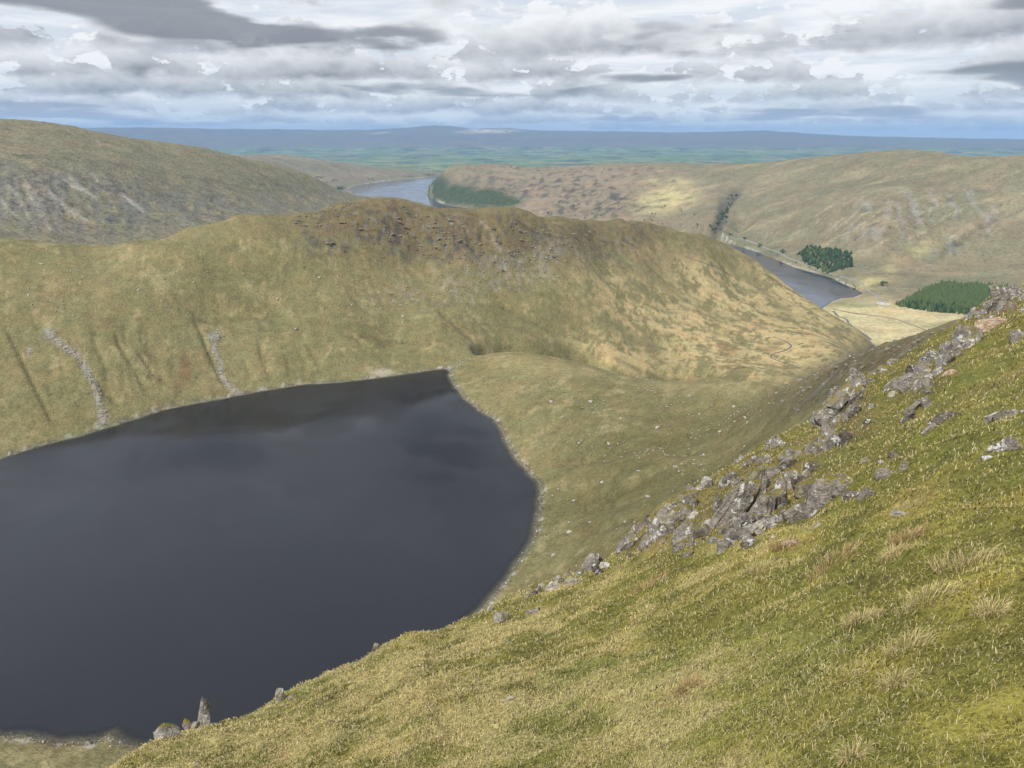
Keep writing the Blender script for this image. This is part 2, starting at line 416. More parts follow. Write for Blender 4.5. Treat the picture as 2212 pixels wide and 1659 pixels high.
def stroke_d(U, V, pts):
    d = np.full(np.shape(U), 1e9)
    for (ax, ay), (bx, by) in zip(pts[:-1], pts[1:]):
        ex, ey = bx-ax, by-ay
        h = np.clip(((U-ax)*ex+(V-ay)*ey)/(ex*ex+ey*ey), 0, 1)
        d = np.minimum(d, np.hypot(U-ax-h*ex, V-ay-h*ey))
    return d
RUNNELS = [([(930,650),(1010,655),(1080,660),(1140,690),(1200,715),(1270,740)], 4, 3.0), ([(950,670),(985,700),(1020,735),(1050,750)], 4, 3.5), ([(420,690),(560,710),(700,720),(830,735),(930,745)], 4, 2.0),
 ([(1290,660),(1400,655),(1560,680),(1700,705)], 3.5, 2.5), ([(1270,700),(1380,690),(1490,700)], 3.5, 2.0), ([(1480,680),(1540,720),(1600,735),(1690,742)], 3, 2.0), ([(1340,590),(1420,610),(1500,650),(1560,690)], 4, 2.5), ([(1420,560),(1500,600),(1580,640),(1650,690)], 4, 2.5),
 ([(1200,600),(1300,640),(1400,650)], 4, 2.0), ([(300,760),(330,800),(400,850)], 3.5, 3.0), ([(250,725),(285,790),(330,860)], 3.5, 2.5), ([(420,690),(445,740),(470,800),(490,840)], 4, 3.0), ([(150,730),(180,790),(260,880)], 4, 2.5), ([(20,720),(60,800),(110,900)], 4.5, 3.0),
 ([(560,740),(580,800),(600,835)], 4, 2.0), ([(660,740),(690,790),(710,825)], 4, 1.8), ([(1230,1010),(1330,960),(1450,900),(1540,870)], 7, 3.5), ([(1200,930),(1260,880),(1330,830)], 7, 3.0), ([(1180,1180),(1300,1150),(1420,1110)], 7, 2.5), ([(1270,1090),(1370,1050),(1500,980)], 7, 3.0), ([(800,600),(830,660),(880,700)], 3, 1.5), ([(560,560),(640,620),(720,660),(800,690)], 3, 1.5)]
POOL = at(345, 531, r=985)
def cor_z(x, y):
    r = np.hypot(x, y); az = np.arctan2(x, y)
    z = F_COR(az, np.clip(r, 110, 2300))*r
    u, v = proj(x, y, z)
    sd = sdf(x, y, tarn_poly)
    crag = np.maximum(blob(u, v, [(930,510,300,60,-8,1.0),(1330,520,70,40,30,0.7),(700,520,90,40,0,0.6),(1080,500,150,45,0,0.8)]),
                      blob(u, v, [(1850,800,150,35,24,0.8),(1760,850,90,30,30,0.6)]))
    calm = sstep(np.abs(sd), 0, 40)
    n = fbm(x/160, y/160, 3, 4)*7*sstep(r, 250, 600) + fbm(x/38, y/38, 9, 4)*2.2 + fbm(x/9, y/9, 12, 3)*0.55
    cr = ridged(x/34+0.4*fbm(x/20, y/20, 2, 2), y/26, 21, 4)*5.5+ridged(x/9, y/9, 25, 3)*1.6
    # moraine ribs running down to the water
    rib = blob(u, v, [(1420,1040,260,150,20,1.0)])
    ribs = rib*3.6*np.sin((x*0.42+y*0.9)/13+1.5*fbm(x/60, y/60, 8, 2))
    bank = blob(u, v, [(250,800,330,110,0,1.0),(600,790,200,60,0,0.8)])
    gul = -bank*2.8*np.maximum(ridged(az*36+0.5*fbm(x/60, y/60, 4, 2), r/300, 44, 2), 0)**2
    bog = blob(u, v, [(1640,745,170,60,5,1.0)])
    crest = stroke(u, v, [(p_[0], p_[1]) for p_ in ridge_px[2:34:3]], 26)
    z = z+calm*(n*(1-0.85*bog)+crag*cr+ribs+gul+crest*(fbm(x/42, y/42, 33, 3)*6+fbm(x/14, y/14, 35, 3)*1.6))
    def cut(pts, w, dep, seed=0):
        return dep*np.exp(-(stroke_d(u+4*fbm(x/25, y/25, 81+seed, 2), v, pts)/w)**2)
    hol = np.maximum(cut([(1030,752),(1100,744),(1200,752),(1300,776),(1385,803)], 9, 13.0), cut([(1390,806),(1450,812),(1520,806),(1610,808),(1700,818)], 8, 9.0))
    run = np.zeros_like(z)
    for k_, (pts, w, dep) in enumerate(RUNNELS): run = np.maximum(run, cut(pts, w, dep, k_))
    z = z-calm*(hol+run)
    pw = np.exp(-(((x-POOL[0])/26)**2+((y-POOL[1])/24)**2)**2)
    z = z*(1-pw)+(POOL[2]-0.6)*pw
    floor = np.where(sd < 22, TARN_Z+0.25+0.17*np.maximum(sd, 0), TARN_Z+4.0-0.5*(sd-22))
    z = np.where(sd > 0, np.maximum(z, floor), TARN_Z-0.12+np.maximum(0.10*np.maximum(sd, -9)+0.5*np.minimum(sd+9, 0), -25))
    out = (sd > 0) & (sd < 3)
    return z, sd, u, v, crag, bog, bank

GREEN = np.array([0.185, 0.180, 0.078]); OLIVE = np.array([0.250, 0.225, 0.110]); STRAW = np.array([0.370, 0.315, 0.170])
PALE = np.array([0.460, 0.390, 0.225]); BROWN = np.array([0.175, 0.140, 0.080]); DARK = np.array([0.085, 0.080, 0.050])
ROCK = np.array([0.225, 0.215, 0.208]); SCREE = np.array([0.340, 0.332, 0.320]); RUST = np.array([0.215, 0.120, 0.062])
def build_corrie():
    A, R = polar(-45, 45, 720, 120, 2150, 460, 1.0)
    x, y = R*np.sin(A), R*np.cos(A)
    z, sd, u, v, crag, bog, bank = cor_z(x, y)
    big = fbm(x/120, y/120, 61, 4); mid = fbm(x/30, y/30, 62, 4); sm = fbm(x/7, y/7, 63, 3)
    streak = fbm(A*70+0.6*mid, R/190, 64, 4)
    c = np.broadcast_to(OLIVE, z.shape+(3,)).copy()
    c = mixc(c, sstep(big+0.5*mid, -0.35, 0.25)*0.55, GREEN)
    c = mixc(c, sstep(mid+0.6*sm+0.4*streak, 0.10, 0.55)*0.75, STRAW)
    c = mixc(c, sstep(streak-0.3*mid, 0.12, 0.4)*0.45*np.clip(bank+0.25, 0, 1), GREEN*0.75)
    c = mixc(c, sstep(-mid+0.5*sm, 0.25, 0.6)*0.4, BROWN)
    # pale bog of the valley floor
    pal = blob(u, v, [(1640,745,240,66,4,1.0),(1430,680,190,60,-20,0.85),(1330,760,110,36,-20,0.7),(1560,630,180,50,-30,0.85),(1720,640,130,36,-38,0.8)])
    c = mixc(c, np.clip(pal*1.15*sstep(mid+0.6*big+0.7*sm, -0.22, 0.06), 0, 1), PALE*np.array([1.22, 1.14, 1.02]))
    tig = fbm((x*0.5+y*0.86)/16+mid, (y*0.5-x*0.86)/60, 79, 4)
    c = mixc(c, np.clip(blob(u, v, [(1500,650,260,110,-25,1.0)])*sstep(tig, 0.08, 0.24), 0, 1)*0.40, PALE*0.95)
    c = mixc(c, np.clip(blob(u, v, [(1500,650,260,110,-25,1.0)])*sstep(-tig, 0.12, 0.3), 0, 1)*0.38, GREEN*0.9)
    rbm = blob(u, v, [(1420,1040,270,150,20,1.0)])*np.sin((x*0.42+y*0.9)/13+1.5*fbm(x/60, y/60, 8, 2)-1.0)
    c = mixc(c, np.clip(-rbm, 0, 1)*0.65, GREEN*0.72)
    c = mixc(c, bog*sstep(fbm(x/40, y/40, 71, 3), 0.05, 0.35)*0.6, np.array([0.24, 0.165, 0.085]))
    # crest brown, crag colour with cloud shade painted in, and crags
    br = blob(u, v, [(930,500,330,72,-6,1.0),(1300,510,190,42,10,0.8),(650,490,180,40,-5,0.5),(1500,530,120,30,30,0.4)])
    c = mixc(c, np.clip(br*0.85*sstep(mid*0.7+0.5*sm, -0.6, 0.15), 0, 1), BROWN*np.array([1.1, 1.05, 1.0]))
    rk = sstep(fbm(x/13, y/10, 75, 4)+0.4*fbm(x/50, y/50, 76, 2), 0.06, 0.26)
    c = mixc(c, np.clip(crag*rk*1.2, 0, 1), ROCK*np.array([0.50, 0.47, 0.46]))
    c = mixc(c, np.clip(crag*sstep(fbm(x/9, y/7, 78, 3), 0.2, 0.4)*0.8, 0, 1), ROCK*1.15)
    sc_ = blob(u, v, [(1080,590,170,35,14,1.0),(870,630,70,22,0,0.7),(1180,570,90,40,30,0.8),(980,640,80,20,0,0.6)])
    c = mixc(c, np.clip(sc_*sstep(sm+0.4*mid, -0.05, 0.4)*0.8, 0, 1), SCREE*0.9)
    spur = blob(u, v, [(1860,800,190,50,24,1.0),(1720,850,90,30,20,0.5)])
    c = mixc(c, np.clip(spur*0.85, 0, 1), np.array([0.135, 0.115, 0.065]))
    c = mixc(c, np.clip(spur*sstep(fbm((x*0.6+y*0.8)/7, (x*0.8-y*0.6)/20, 77, 4), 0.08, 0.3)*0.8, 0, 1), ROCK*0.95)
    # runnels, paths and rushy lines seen on the slopes
    L = lambda pts, w: stroke(u, v, pts, w)
    wig = 5*mid
    for pts, w, col, k in [
        ([(970,690),(1100,705),(1180,735),(1215,765)], 4, BROWN*0.8, 0.8), ([(930,650),(1010,655),(1080,660),(1140,690),(1200,715),(1270,740)], 4, DARK, 0.75),
        ([(950,670),(985,700),(1020,735),(1050,750)], 3.5, DARK, 0.8), ([(420,690),(560,710),(700,720),(830,735),(930,745)], 3.5, BROWN*0.8, 0.7),
        ([(250,690),(420,680),(560,690),(700,720)], 3, DARK, 0.5), ([(1080,615),(1130,625),(1200,650)], 3, DARK, 0.7),
        ([(1290,660),(1400,655),(1560,680),(1700,705)], 3, BROWN, 0.6), ([(1270,700),(1380,690),(1490,700)], 4, DARK, 0.6),
        ([(1330,770),(1400,800),(1470,820)], 4, DARK, 0.8), ([(1480,680),(1540,720),(1600,735),(1690,742)], 3, DARK*1.3, 0.6),
        ([(270,522),(420,530),(520,540)], 3, DARK, 0.7), ([(300,760),(330,800),(400,850)], 3, DARK, 0.5),
        ([(480,745),(520,790),(560,840)], 3, DARK, 0.4), ([(150,730),(180,790),(260,880)], 3, GREEN*0.6, 0.5), ([(20,720),(60,800),(110,900)], 4, GREEN*0.6, 0.6),
        ([(1230,1010),(1330,960),(1450,900),(1540,870)], 6, GREEN*0.7, 0.7), ([(1200,930),(1260,880),(1330,830)], 6, GREEN*0.75, 0.6),
        ([(1180,1180),(1300,1150),(1420,1110)], 6, GREEN*0.7, 0.5)]:
        c = mixc(c, np.clip(stroke(u+wig, v+wig*0.5, pts, w*0.7)*k*0.6*sstep(mid+sm, -0.7, 0.1), 0, 1), col)
    for pts, w in [([(100,710),(130,738),(170,770),(195,815),(213,860),(222,915)], 5.5), ([(460,722),(462,745),(475,780),(478,812),(500,838),(520,850)], 4)]:
        s = stroke(u+4*sm, v, pts, w)
        c = mixc(c, np.clip(s*1.2*sstep(sm, -0.5, 0.1), 0, 1), SCREE)
    c = mixc(c, blob(u, v, [(462,723,13,9,0,1.0),(64,757,7,10,0,1.0),(105,715,12,9,-40,1),(222,908,12,14,0,0.8)])*sstep(sm, -0.6, 0.0), SCREE*0.95)
    c = mixc(c, blob(u, v, [(400,795,14,34,5,1.0),(390,830,16,12,0,0.6),(230,700,22,12,0,0.6)])*0.75, RUST)
    for pts, w in [([(1036,478),(1058,500),(1066,522),(1082,548)], 2.6), ([(966,470),(978,492)], 2.6), ([(1000,490),(1010,505)], 2.0)]:
        c = mixc(c, stroke(u+2*sm, v, pts, w)*0.9, np.array([0.42, 0.37, 0.28]))
    c = mixc(c, np.clip(blob(u, v, [(1420,1060,250,170,25,1.0),(1560,930,170,60,15,0.8)]), 0, 1)*0.50, np.array([0.118, 0.112, 0.046]))  # cloud shadow on the moraine slopes, painted as a darker green
    c = mixc(c, np.clip(blob(u, v, [(1000,480,400,60,-3,1.0)]), 0, 1)*0.30, BROWN*0.8)  # more cloud shade painted along the ridge crest
    c = c*0.88+0.12*c.mean(-1, keepdims=True)*np.array([1.05, 1.0, 0.9])
    c = mixc(c, blob(u, v, [(1150,785,150,22,-8,1.0),(1500,835,140,14,0,0.7)])*0.5, STRAW*1.05)
    c = mixc(c, np.maximum(stroke(u, v, [(1030,752),(1100,744),(1200,752),(1300,776),(1385,803)], 7), stroke(u, v, [(1390,806),(1450,812),(1520,806),(1610,808)], 6))*0.45, GREEN*0.7)
    c = c*np.array([0.755, 0.735, 0.695])
    # shoreline: wet stones, pale gravel, shallow bed
    c = mixc(c, np.exp(-((sd-1.2)/1.4)**2)*0.85, np.array([0.11, 0.095, 0.075]))
    c = mixc(c, (np.exp(-((sd-2.4)/1.6)**2)*sstep(sm, 0.1, 0.4)*0.8), SCREE*1.1)
    c = mixc(c, sstep(-sd, -0.2, 0.6), np.array([0.20, 0.185, 0.135]))
    c = mixc(c, blob(u, v, [(826,805,26,7,0,1.0)])*sstep(sd, 0.5, 2), SCREE*np.array([1.05, 0.95, 0.8]))
    m = land_mat('corrie_grass', (2.2, 10), 0.62, 1.6)
    global COR; COR = dict(x=x, y=y, z=z, u=u, v=v, sd=sd)
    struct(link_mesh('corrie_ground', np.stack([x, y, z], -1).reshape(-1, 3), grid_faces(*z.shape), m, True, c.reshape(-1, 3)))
build_corrie()

def water_mat(name, deep, clear_m, rough, rip):
    m, N, b = new_mat(name)
    tc = N.n('ShaderNodeTexCoord')
    at_ = N.n('ShaderNodeAttribute', attribute_name='inside')
    b.inputs['Base Color'].default_value = (*deep, 1); b.inputs['IOR'].default_value = 1.333
    b.inputs['Specular IOR Level'].default_value = 0.5
    N.put(b.inputs['Roughness'], N.ss(N.noise(tc.outputs['Object'], 1/90, 3, 0.6, 1.0), 0.38, 0.62, rough*0.5, rough*1.7))
    N.put(b.inputs['Alpha'], N.ss(at_.outputs['Fac'], 0.0, clear_m, 0.30, 1.0))
    w = N.noise(N.vm('MULTIPLY', tc.outputs['Object'], (1, 1.6, 1)), 1/rip, 3, 0.6)
    bump(N, b, w, 0.10, rip*0.035)
    return m
def lake(name, poly, z, mat, step):
    mn, mx_ = poly.min(0), poly.max(0)
    nx = int((mx_[0]-mn[0])/step)+2; ny = int((mx_[1]-mn[1])/step)+2
    X, Y = np.meshgrid(np.linspace(mn[0]-step, mx_[0]+step, nx), np.linspace(mn[1]-step, mx_[1]+step, ny))
    sd = sdf(X, Y, poly)
    f = grid_faces(ny, nx); keep = (sd.ravel()[f] < 2.5*step*0.4).any(1)
    f = f[keep]; used = np.unique(f); idx = np.full(X.size, -1); idx[used] = np.arange(len(used))
    v = np.stack([X, Y, np.full_like(X, z)], -1).reshape(-1, 3)[used]
    return struct(link_mesh(name, v, idx[f], mat, True, attrs={'inside': np.maximum(-sd, 0).ravel()[used]}))
lake('tarn_water', tarn_poly, TARN_Z, water_mat('tarn_water', (0.0130, 0.0145, 0.0200), 7.0, 0.13, 2.2), 5.0)

# ------------------------------------------------------------------ the fell across the next valley, left
F_LEFT = None
def build_left_fell():
    sky = [(-300,250,2500),(-100,254,2600),(0,257,2700),(100,265,2800),(180,279,2850),(250,293,2900),(340,305,2950),(440,320,3000),(520,340,3100),(560,348,3150),(600,358,3200),(640,370,3250),(680,386,3300),(730,410,3450),(770,425,3700),(820,424,3900),(870,430,4000),(920,442,4050),(1000,470,4050)]
    rows = [(u, v, 'r', r) for u, v, r in sky]
    for u, v, r in sky:
        z = r*float(ray(u, v)[1])
        rows += [(u, v, 'rz', (r*1.12, z-0.18*r*0.12-20)), (u, v, 'rz', (r*1.4, z-0.3*r*0.4))]
    rows += [(-250,330,'r',2050),(0,332,'r',2150),(120,338,'r',2200),(250,352,'r',2280),(400,382,'r',2420),(520,402,'r',2600),(620,420,'r',2800),(700,425,'r',3100),
             (0,300,'r',2380),(200,315,'r',2480),(400,345,'r',2700),(550,370,'r',2900),
             (0,400,'r',1900),(200,420,'r',1950),(350,430,'r',2100),(500,440,'r',2300),(620,445,'r',2600),(720,440,'r',2950),
             (-250,430,'r',1750),(-250,540,'r',1400),(0,500,'r',1560),(150,530,'r',1520),(300,520,'r',1650),(450,490,'r',1850),(600,470,'r',2250),(750,455,'r',2900),(850,445,'r',3600),
             (200,560,'r',1400),(500,540,'r',1550),(700,520,'r',1900),(850,500,'r',2500),(1000,500,'r',3400)]
    F = RBF(pts_of(rows))
    A, R = polar(-44, 0, 370, 1420, 4700, 250)
    x, y = R*np.sin(A), R*np.cos(A)
    z = F(A, R)*R
    u, v = proj(x, y, z)
    steep = blob(u, v, [(120,440,330,85,-4,1.0),(450,460,220,50,-10,0.8),(620,440,120,30,0,0.6)])
    n = fbm(x/300, y/300, 101, 4)*10+fbm(x/60, y/60, 103, 4)*4+steep*(ridged(A*60+0.4*fbm(x/150, y/150, 5, 2), R/500, 105, 3)*4+ridged(x/40, y/40, 107, 3)*4)
    n = n+fbm(x/260+y/160, y/40, 108, 3)*4
    z = z+n*sstep(R, 1400, 1600)
    mid = fbm(x/70, y/70, 111, 4); sm = fbm(x/22, y/22, 112, 3); lay = fbm((x+y)/300, (y-0.4*x)/45, 113, 4)
    down = fbm(A*95-R/900, R/420, 114, 4)
    c = np.broadcast_to(np.array([0.225, 0.200, 0.110]), z.shape+(3,)).copy()
    c = mixc(c, sstep(lay+0.4*mid, -0.1, 0.35)*0.6, np.array([0.165, 0.146, 0.085]))
    c = mixc(c, sstep(lay-0.5*sm, 0.15, 0.5)*0.4, STRAW*0.85)
    c = mixc(c, sstep(mid, 0.1, 0.5)*0.4, np.array([0.175, 0.165, 0.085]))
    c = mixc(c, np.clip(steep*1.2*sstep(down*0.8+mid*0.7, -0.45, 0.25), 0, 1)*0.8, np.array([0.165, 0.158, 0.146]))
    c = mixc(c, np.clip(steep*sstep(sm+0.5*mid, 0.25, 0.5), 0, 1)*0.75, np.array([0.075, 0.072, 0.068]))
    pale = np.array([0.40, 0.36, 0.32])
    for pts, w in [([(20,405),(45,430),(60,470)],3),([(55,400),(75,420),(95,455)],4),([(60,420),(85,455),(108,500)],5),([(110,420),(145,455),(190,480)],4),
                   ([(140,388),(165,410),(205,432)],3.5),([(150,385),(180,415),(210,435)],4),([(265,425),(290,445),(315,462)],4),([(0,430),(18,455),(55,480)],4),([(195,370),(215,395)],3),
                   ([(260,422),(285,440),(305,455)],3)]:
        c = mixc(c, np.clip(stroke(u+4*sm, v+4*mid, pts, w)*sstep(sm, -0.6, 0.1), 0, 1)*0.6, pale)
    for pts, w in [([(330,410),(400,450),(450,500)],3),([(400,400),(460,440),(490,485)],3),([(30,335),(200,346),(400,382),(560,410)],3)]:
        c = mixc(c, np.clip(stroke(u+5*mid, v+3*sm, pts, w), 0, 1)*0.5, DARK*1.4)
    c = mixc(c, blob(u, v, [(590,400,70,10,-12,1),(520,412,60,8,-10,0.6)])*sstep(sm, -0.1, 0.3)*0.7, np.array([0.09, 0.085, 0.075]))
    c = 0.86*(c*0.75+0.25*c.mean(-1, keepdims=True)*np.array([1.02, 1.0, 0.92]))
    m = land_mat('left_fell_grass', (9, 36), 0.55, 6.0)
    struct(link_mesh('left_fell', np.stack([x, y, z], -1).reshape(-1, 3), grid_faces(*z.shape), m, True, c.reshape(-1, 3)))
build_left_fell()

# ------------------------------------------------------------------ the reservoir valley and the fells beyond it
RES_Z = -474.0
res_px = [(1782,664),(1800,650),(1822,645),(1850,642),(1864,633),(1848,624),(1830,617),(1800,601),(1760,590),(1720,578),(1690,567),(1640,546),(1585,529),
          (1450,505),(1250,480),(1100,460),(1000,448),(966,444),(950,437),(935,430),(925,421),(921,413),(924,403),(934,393),(948,384),(915,384),(885,387),(860,388),(820,393),(790,397),(765,402),(752,408),(760,416),
          (800,432),(900,455),(1050,482),(1300,530),(1500,570),(1620,610),(1700,655),(1750,680)]
res_poly = rough_poly(np.array([at(u, v, z=RES_Z)[:2] for u, v in res_px]), 14, 45, 8)
val_rows = []
def _val():
    R_ = val_rows
    sky = [(1000,359,6200),(1060,354,6400),(1100,358,6400),(1150,364,6300),(1200,362,6200),(1260,357,6000),(1330,351,5800),(1400,350,5600),(1480,353,5400),(1560,352,5100),(1650,349,4900),
           (1720,342,4750),(1800,334,4600),(1860,329,4450),(1910,324,4350),(1960,322,4300),(2010,325,4200),(2050,331,4150),(2085,338,4100),(2140,336,3950),(2212,332,3800),(2350,325,3700),(2500,320,3600),
           (480,345,8800),(560,335,8600),(620,336,8400),(680,343,8400),(740,350,8600),(800,358,8900),(860,362,9200),(910,366,9500),(960,372,9800)]
    for u, v, r in sky:
        R_.append((u, v, 'r', r)); z = r*float(ray(u, v)[1])
        R_.append((u, v, 'rz', (r*1.08, z-0.16*r*0.08-15))); R_.append((u, v, 'rz', (r*1.22, z-0.22*r*0.22)))
    R_ += [(960,366,'r',6000),(935,385,'r',6150),(1000,390,'r',5700),(940,415,'r',6000),(985,425,'r',5500),(1060,420,'r',5200),(1100,440,'r',4900),(1100,400,'r',5500),(1150,462,'r',4500),(1200,430,'r',4850),
      (1200,480,'r',4250),(1300,470,'r',4250),(1300,420,'r',4750),(1300,385,'r',5300),(1420,480,'r',3900),(1420,430,'r',4400),(1420,390,'r',4900),(1540,500,'r',3550),(1520,450,'r',4000),(1480,415,'r',4500),(1600,375,'r',4650),
      (1590,425,'r',4150),(1560,470,'r',3720),(1620,480,'r',3650),(1650,430,'r',4000),(1700,390,'r',4250),
      (1600,512,'z',-462),(1650,530,'z',-455),(1700,545,'z',-452),(1760,565,'z',-452),(1830,585,'z',-452),(1880,610,'z',-455),(1920,640,'z',-462),
      (1700,500,'z',-400),(1700,450,'r',3750),(1800,540,'z',-420),(1800,480,'r',3350),(1800,430,'r',3650),(1850,395,'r',3950),
      (1900,570,'z',-430),(1900,510,'r',3100),(1900,450,'r',3350),(1920,410,'r',3550),(2000,372,'r',3850),
      (2000,590,'z',-448),(2000,540,'z',-398),(2000,480,'r',3300),(2050,430,'r',3500),(2100,560,'z',-418),(2100,500,'r',3230),(2212,540,'z',-385),(2212,470,'r',3350),(2212,400,'r',3560),(2120,375,'r',3750),(2212,352,'r',3720),(2350,500,'r',3100),(2350,400,'r',3400),
      (2212,600,'z',-428),(2150,620,'z',-448),(2040,610,'z',-455),(1950,640,'z',-464),(1960,660,'z',-466),(2060,670,'z',-464),(2150,680,'z',-460),(2300,680,'z',-440),
      (1820,668,'z',-471),(1860,690,'z',-469),(1950,690,'z',-467),(2050,705,'z',-464),(1900,720,'z',-466),(2000,740,'z',-462),(1850,740,'z',-462),(2150,740,'z',-455),(1750,720,'z',-460),
      (1700,700,'z',-440),(1500,640,'z',-430),(1300,560,'z',-440),(1100,500,'z',-445),(950,470,'z',-450),(850,450,'z',-440),(740,420,'z',-430),
      (700,405,'r',6700),(640,380,'r',7300),(700,380,'r',7600),(760,390,'r',7900),(600,370,'r',7000),(780,375,'r',8200),(850,378,'r',8700),(920,378,'r',9200),(560,400,'r',6000),(650,420,'r',5800)]
_val()
for p in res_poly[::5]:
    pass
_pp = pts_of(val_rows)
for u, v in res_px:
    p = at(u, v, z=RES_Z); r = math.hypot(p[0], p[1]); _pp.append((math.atan2(p[0], p[1]), r, (RES_Z+1)/r))
F_VAL = RBF(_pp)
def val_z(x, y):
    r = np.hypot(x, y); az = np.arctan2(x, y)
    z = F_VAL(az, np.clip(r, 1500, 12000))*r
    u, v = proj(x, y, z)
    sd = sdf(x, y, res_poly)
    hill = sstep(z, -462, -400)
    moor = blob(u, v, [(1250,410,260,60,0,1.0),(1080,380,110,25,0,0.8)])
    n = fbm(x/420, y/420, 201, 4)*18*hill+fbm(x/90, y/90, 203, 4)*5*hill+fbm(x/30, y/30, 205, 3)*1.2
    n = n+hill*moor*(ridged(x/150, y/110, 207, 4)*14)
    face = blob(u, v, [(1950,480,280,70,0,1.0)])
    n = n+face*hill*(ridged((x-0.25*y)/80+0.3*fbm(x/120, y/120, 7, 2), y/420, 209, 3)*7+ridged(x/45, y/45, 211, 3)*3)
    gor = np.maximum(np.exp(-(stroke_d(u+3*fbm(x/60, y/60, 3, 2), v, [(1590,418),(1565,440),(1560,470),(1540,500)])/11)**2)*26,
                     np.exp(-(stroke_d(u, v, [(2240,430),(2160,470),(2100,500),(2040,545)])/6)**2)*13)
    calm = sstep(np.abs(sd), 0, 120)
    z = z+calm*n-gor
    floor = np.where(sd < 90, RES_Z+0.8+0.05*np.maximum(sd, 0), RES_Z+4)
    z = np.where(sd > 0, np.maximum(z, floor), RES_Z-1-0.1*np.minimum(-sd, 60))
    return z, sd, u, v, moor, face, gor
WOOD_BLOBS = [(945,410,30,24,60,1.0),(985,420,50,22,0,1.0),(1040,428,55,18,0,1.0),(1085,436,40,12,0,0.9)]
def build_valley():
    A, R = polar(-29, 46, 640, 1750, 10500, 340, 1.0)
    x, y = R*np.sin(A), R*np.cos(A)
    z, sd, u, v, moor, face, gor = val_z(x, y)
    big = fbm(x/500, y/500, 221, 4); mid = fbm(x/110, y/110, 222, 4); sm = fbm(x/35, y/35, 223, 3)
    lay = fbm((x-0.6*y)/420, (y+0.3*x)/120, 224, 4)
    c = np.broadcast_to(np.array([0.225, 0.185, 0.095]), z.shape+(3,)).copy()
    c = mixc(c, sstep(mid+0.5*big, -0.3, 0.3)*0.55, np.array([0.165, 0.158, 0.075]))
    c = mixc(c, sstep(lay+0.3*sm, 0.08, 0.4)*0.55, np.array([0.335, 0.270, 0.140]))
    c = mixc(c, sstep(-lay+0.4*sm, 0.15, 0.5)*0.4, np.array([0.140, 0.115, 0.065]))
    # heather and bracken moor
    c = mixc(c, np.clip(moor*0.85, 0, 1)*sstep(mid, -0.5, 0.2), np.array([0.290, 0.200, 0.125]))
    c = mixc(c, np.clip(moor*sstep(fbm(x/60, y/90, 226, 4)+0.3*big, 0.05, 0.25), 0, 1)*0.8, np.array([0.085, 0.068, 0.055]))
    dk = blob(u, v, [(1330,440,60,22,8,1),(1230,450,70,16,8,1),(1400,445,45,20,20,1),(1250,420,60,12,0,0.8),(1430,400,40,12,15,0.8),(1300,465,50,10,0,0.9),(1130,408,70,9,5,0.8)])
    c = mixc(c, np.clip(dk*sstep(fbm(x/45, y/70, 227, 4), -0.05, 0.2), 0, 1)*0.85, np.array([0.060, 0.060, 0.042]))
    c = mixc(c, blob(u, v, [(1300,480,170,14,0,1),(1150,450,60,12,0,0.8),(700,388,60,12,0,0.7),(780,378,80,9,0,0.8)])*sstep(mid, -0.4, 0.2)*0.6, np.array([0.360, 0.215, 0.135]))
    # sun patch painted into the grass slope, hill pasture and the head-of-valley meadows
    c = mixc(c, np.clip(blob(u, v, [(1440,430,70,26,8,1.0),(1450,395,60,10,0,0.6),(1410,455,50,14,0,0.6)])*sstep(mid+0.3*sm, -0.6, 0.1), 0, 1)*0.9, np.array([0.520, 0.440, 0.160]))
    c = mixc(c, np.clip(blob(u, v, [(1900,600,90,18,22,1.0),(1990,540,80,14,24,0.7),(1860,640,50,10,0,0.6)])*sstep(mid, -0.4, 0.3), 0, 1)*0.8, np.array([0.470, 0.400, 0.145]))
    mead = blob(u, v, [(1880,690,120,38,0,1.0),(2000,690,90,30,0,1.0),(1950,720,140,26,0,1.0)])  # pale pasture by nature, with a patch of sunlight painted into its colour
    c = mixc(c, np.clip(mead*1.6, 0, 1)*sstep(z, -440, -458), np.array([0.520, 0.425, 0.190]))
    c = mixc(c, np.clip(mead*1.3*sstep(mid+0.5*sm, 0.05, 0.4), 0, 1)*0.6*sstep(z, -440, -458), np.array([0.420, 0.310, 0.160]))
    c = mixc(c, blob(u, v, [(1850,660,60,5,0,1.0),(1830,655,40,5,0,0.8),(2030,700,40,5,8,0.8)])*0.7, np.array([0.20, 0.235, 0.075]))
    # near bank of the reservoir: rough green scrub
    c = mixc(c, np.clip(stroke(u, v, [(1590,520),(1700,552),(1790,592),(1850,622)], 9), 0, 1)*0.6*sstep(sm+mid, -0.3, 0.3), np.array([0.155, 0.175, 0.070]))
    # screes and streaks of the right fell
    fc = np.clip(blob(u, v, [(1980,470,190,45,14,1.0),(2080,520,90,25,25,0.9),(1920,440,110,20,8,0.8),(2120,470,70,25,30,0.8)]), 0, 1)
    c = mixc(c, fc*sstep(fbm((x-0.3*y)/45, y/160, 231, 4)+0.3*sm, 0.02, 0.3)*0.7, np.array([0.270, 0.255, 0.235]))
    c = mixc(c, fc*sstep(fbm(x/40, y/40, 232, 4), 0.22, 0.42)*0.8, np.array([0.085, 0.080, 0.075]))
    c = mixc(c, face*sstep(fbm((x+0.55*y)/170, (y-0.55*x)/28, 233, 3), 0.2, 0.45)*0.6, np.array([0.430, 0.330, 0.190]))
    c = mixc(c, blob(u, v, [(2150,570,120,50,25,1.0)])*0.45, np.array([0.185, 0.180, 0.085]))
    c = mixc(c, np.clip(gor/26, 0, 1)*0.75, np.array([0.075, 0.066, 0.056]))
    # woodland floor
    wd = blob(u, v, WOOD_BLOBS)
    c = mixc(c, np.clip(wd*1.4, 0, 1), np.array([0.060, 0.085, 0.030]))
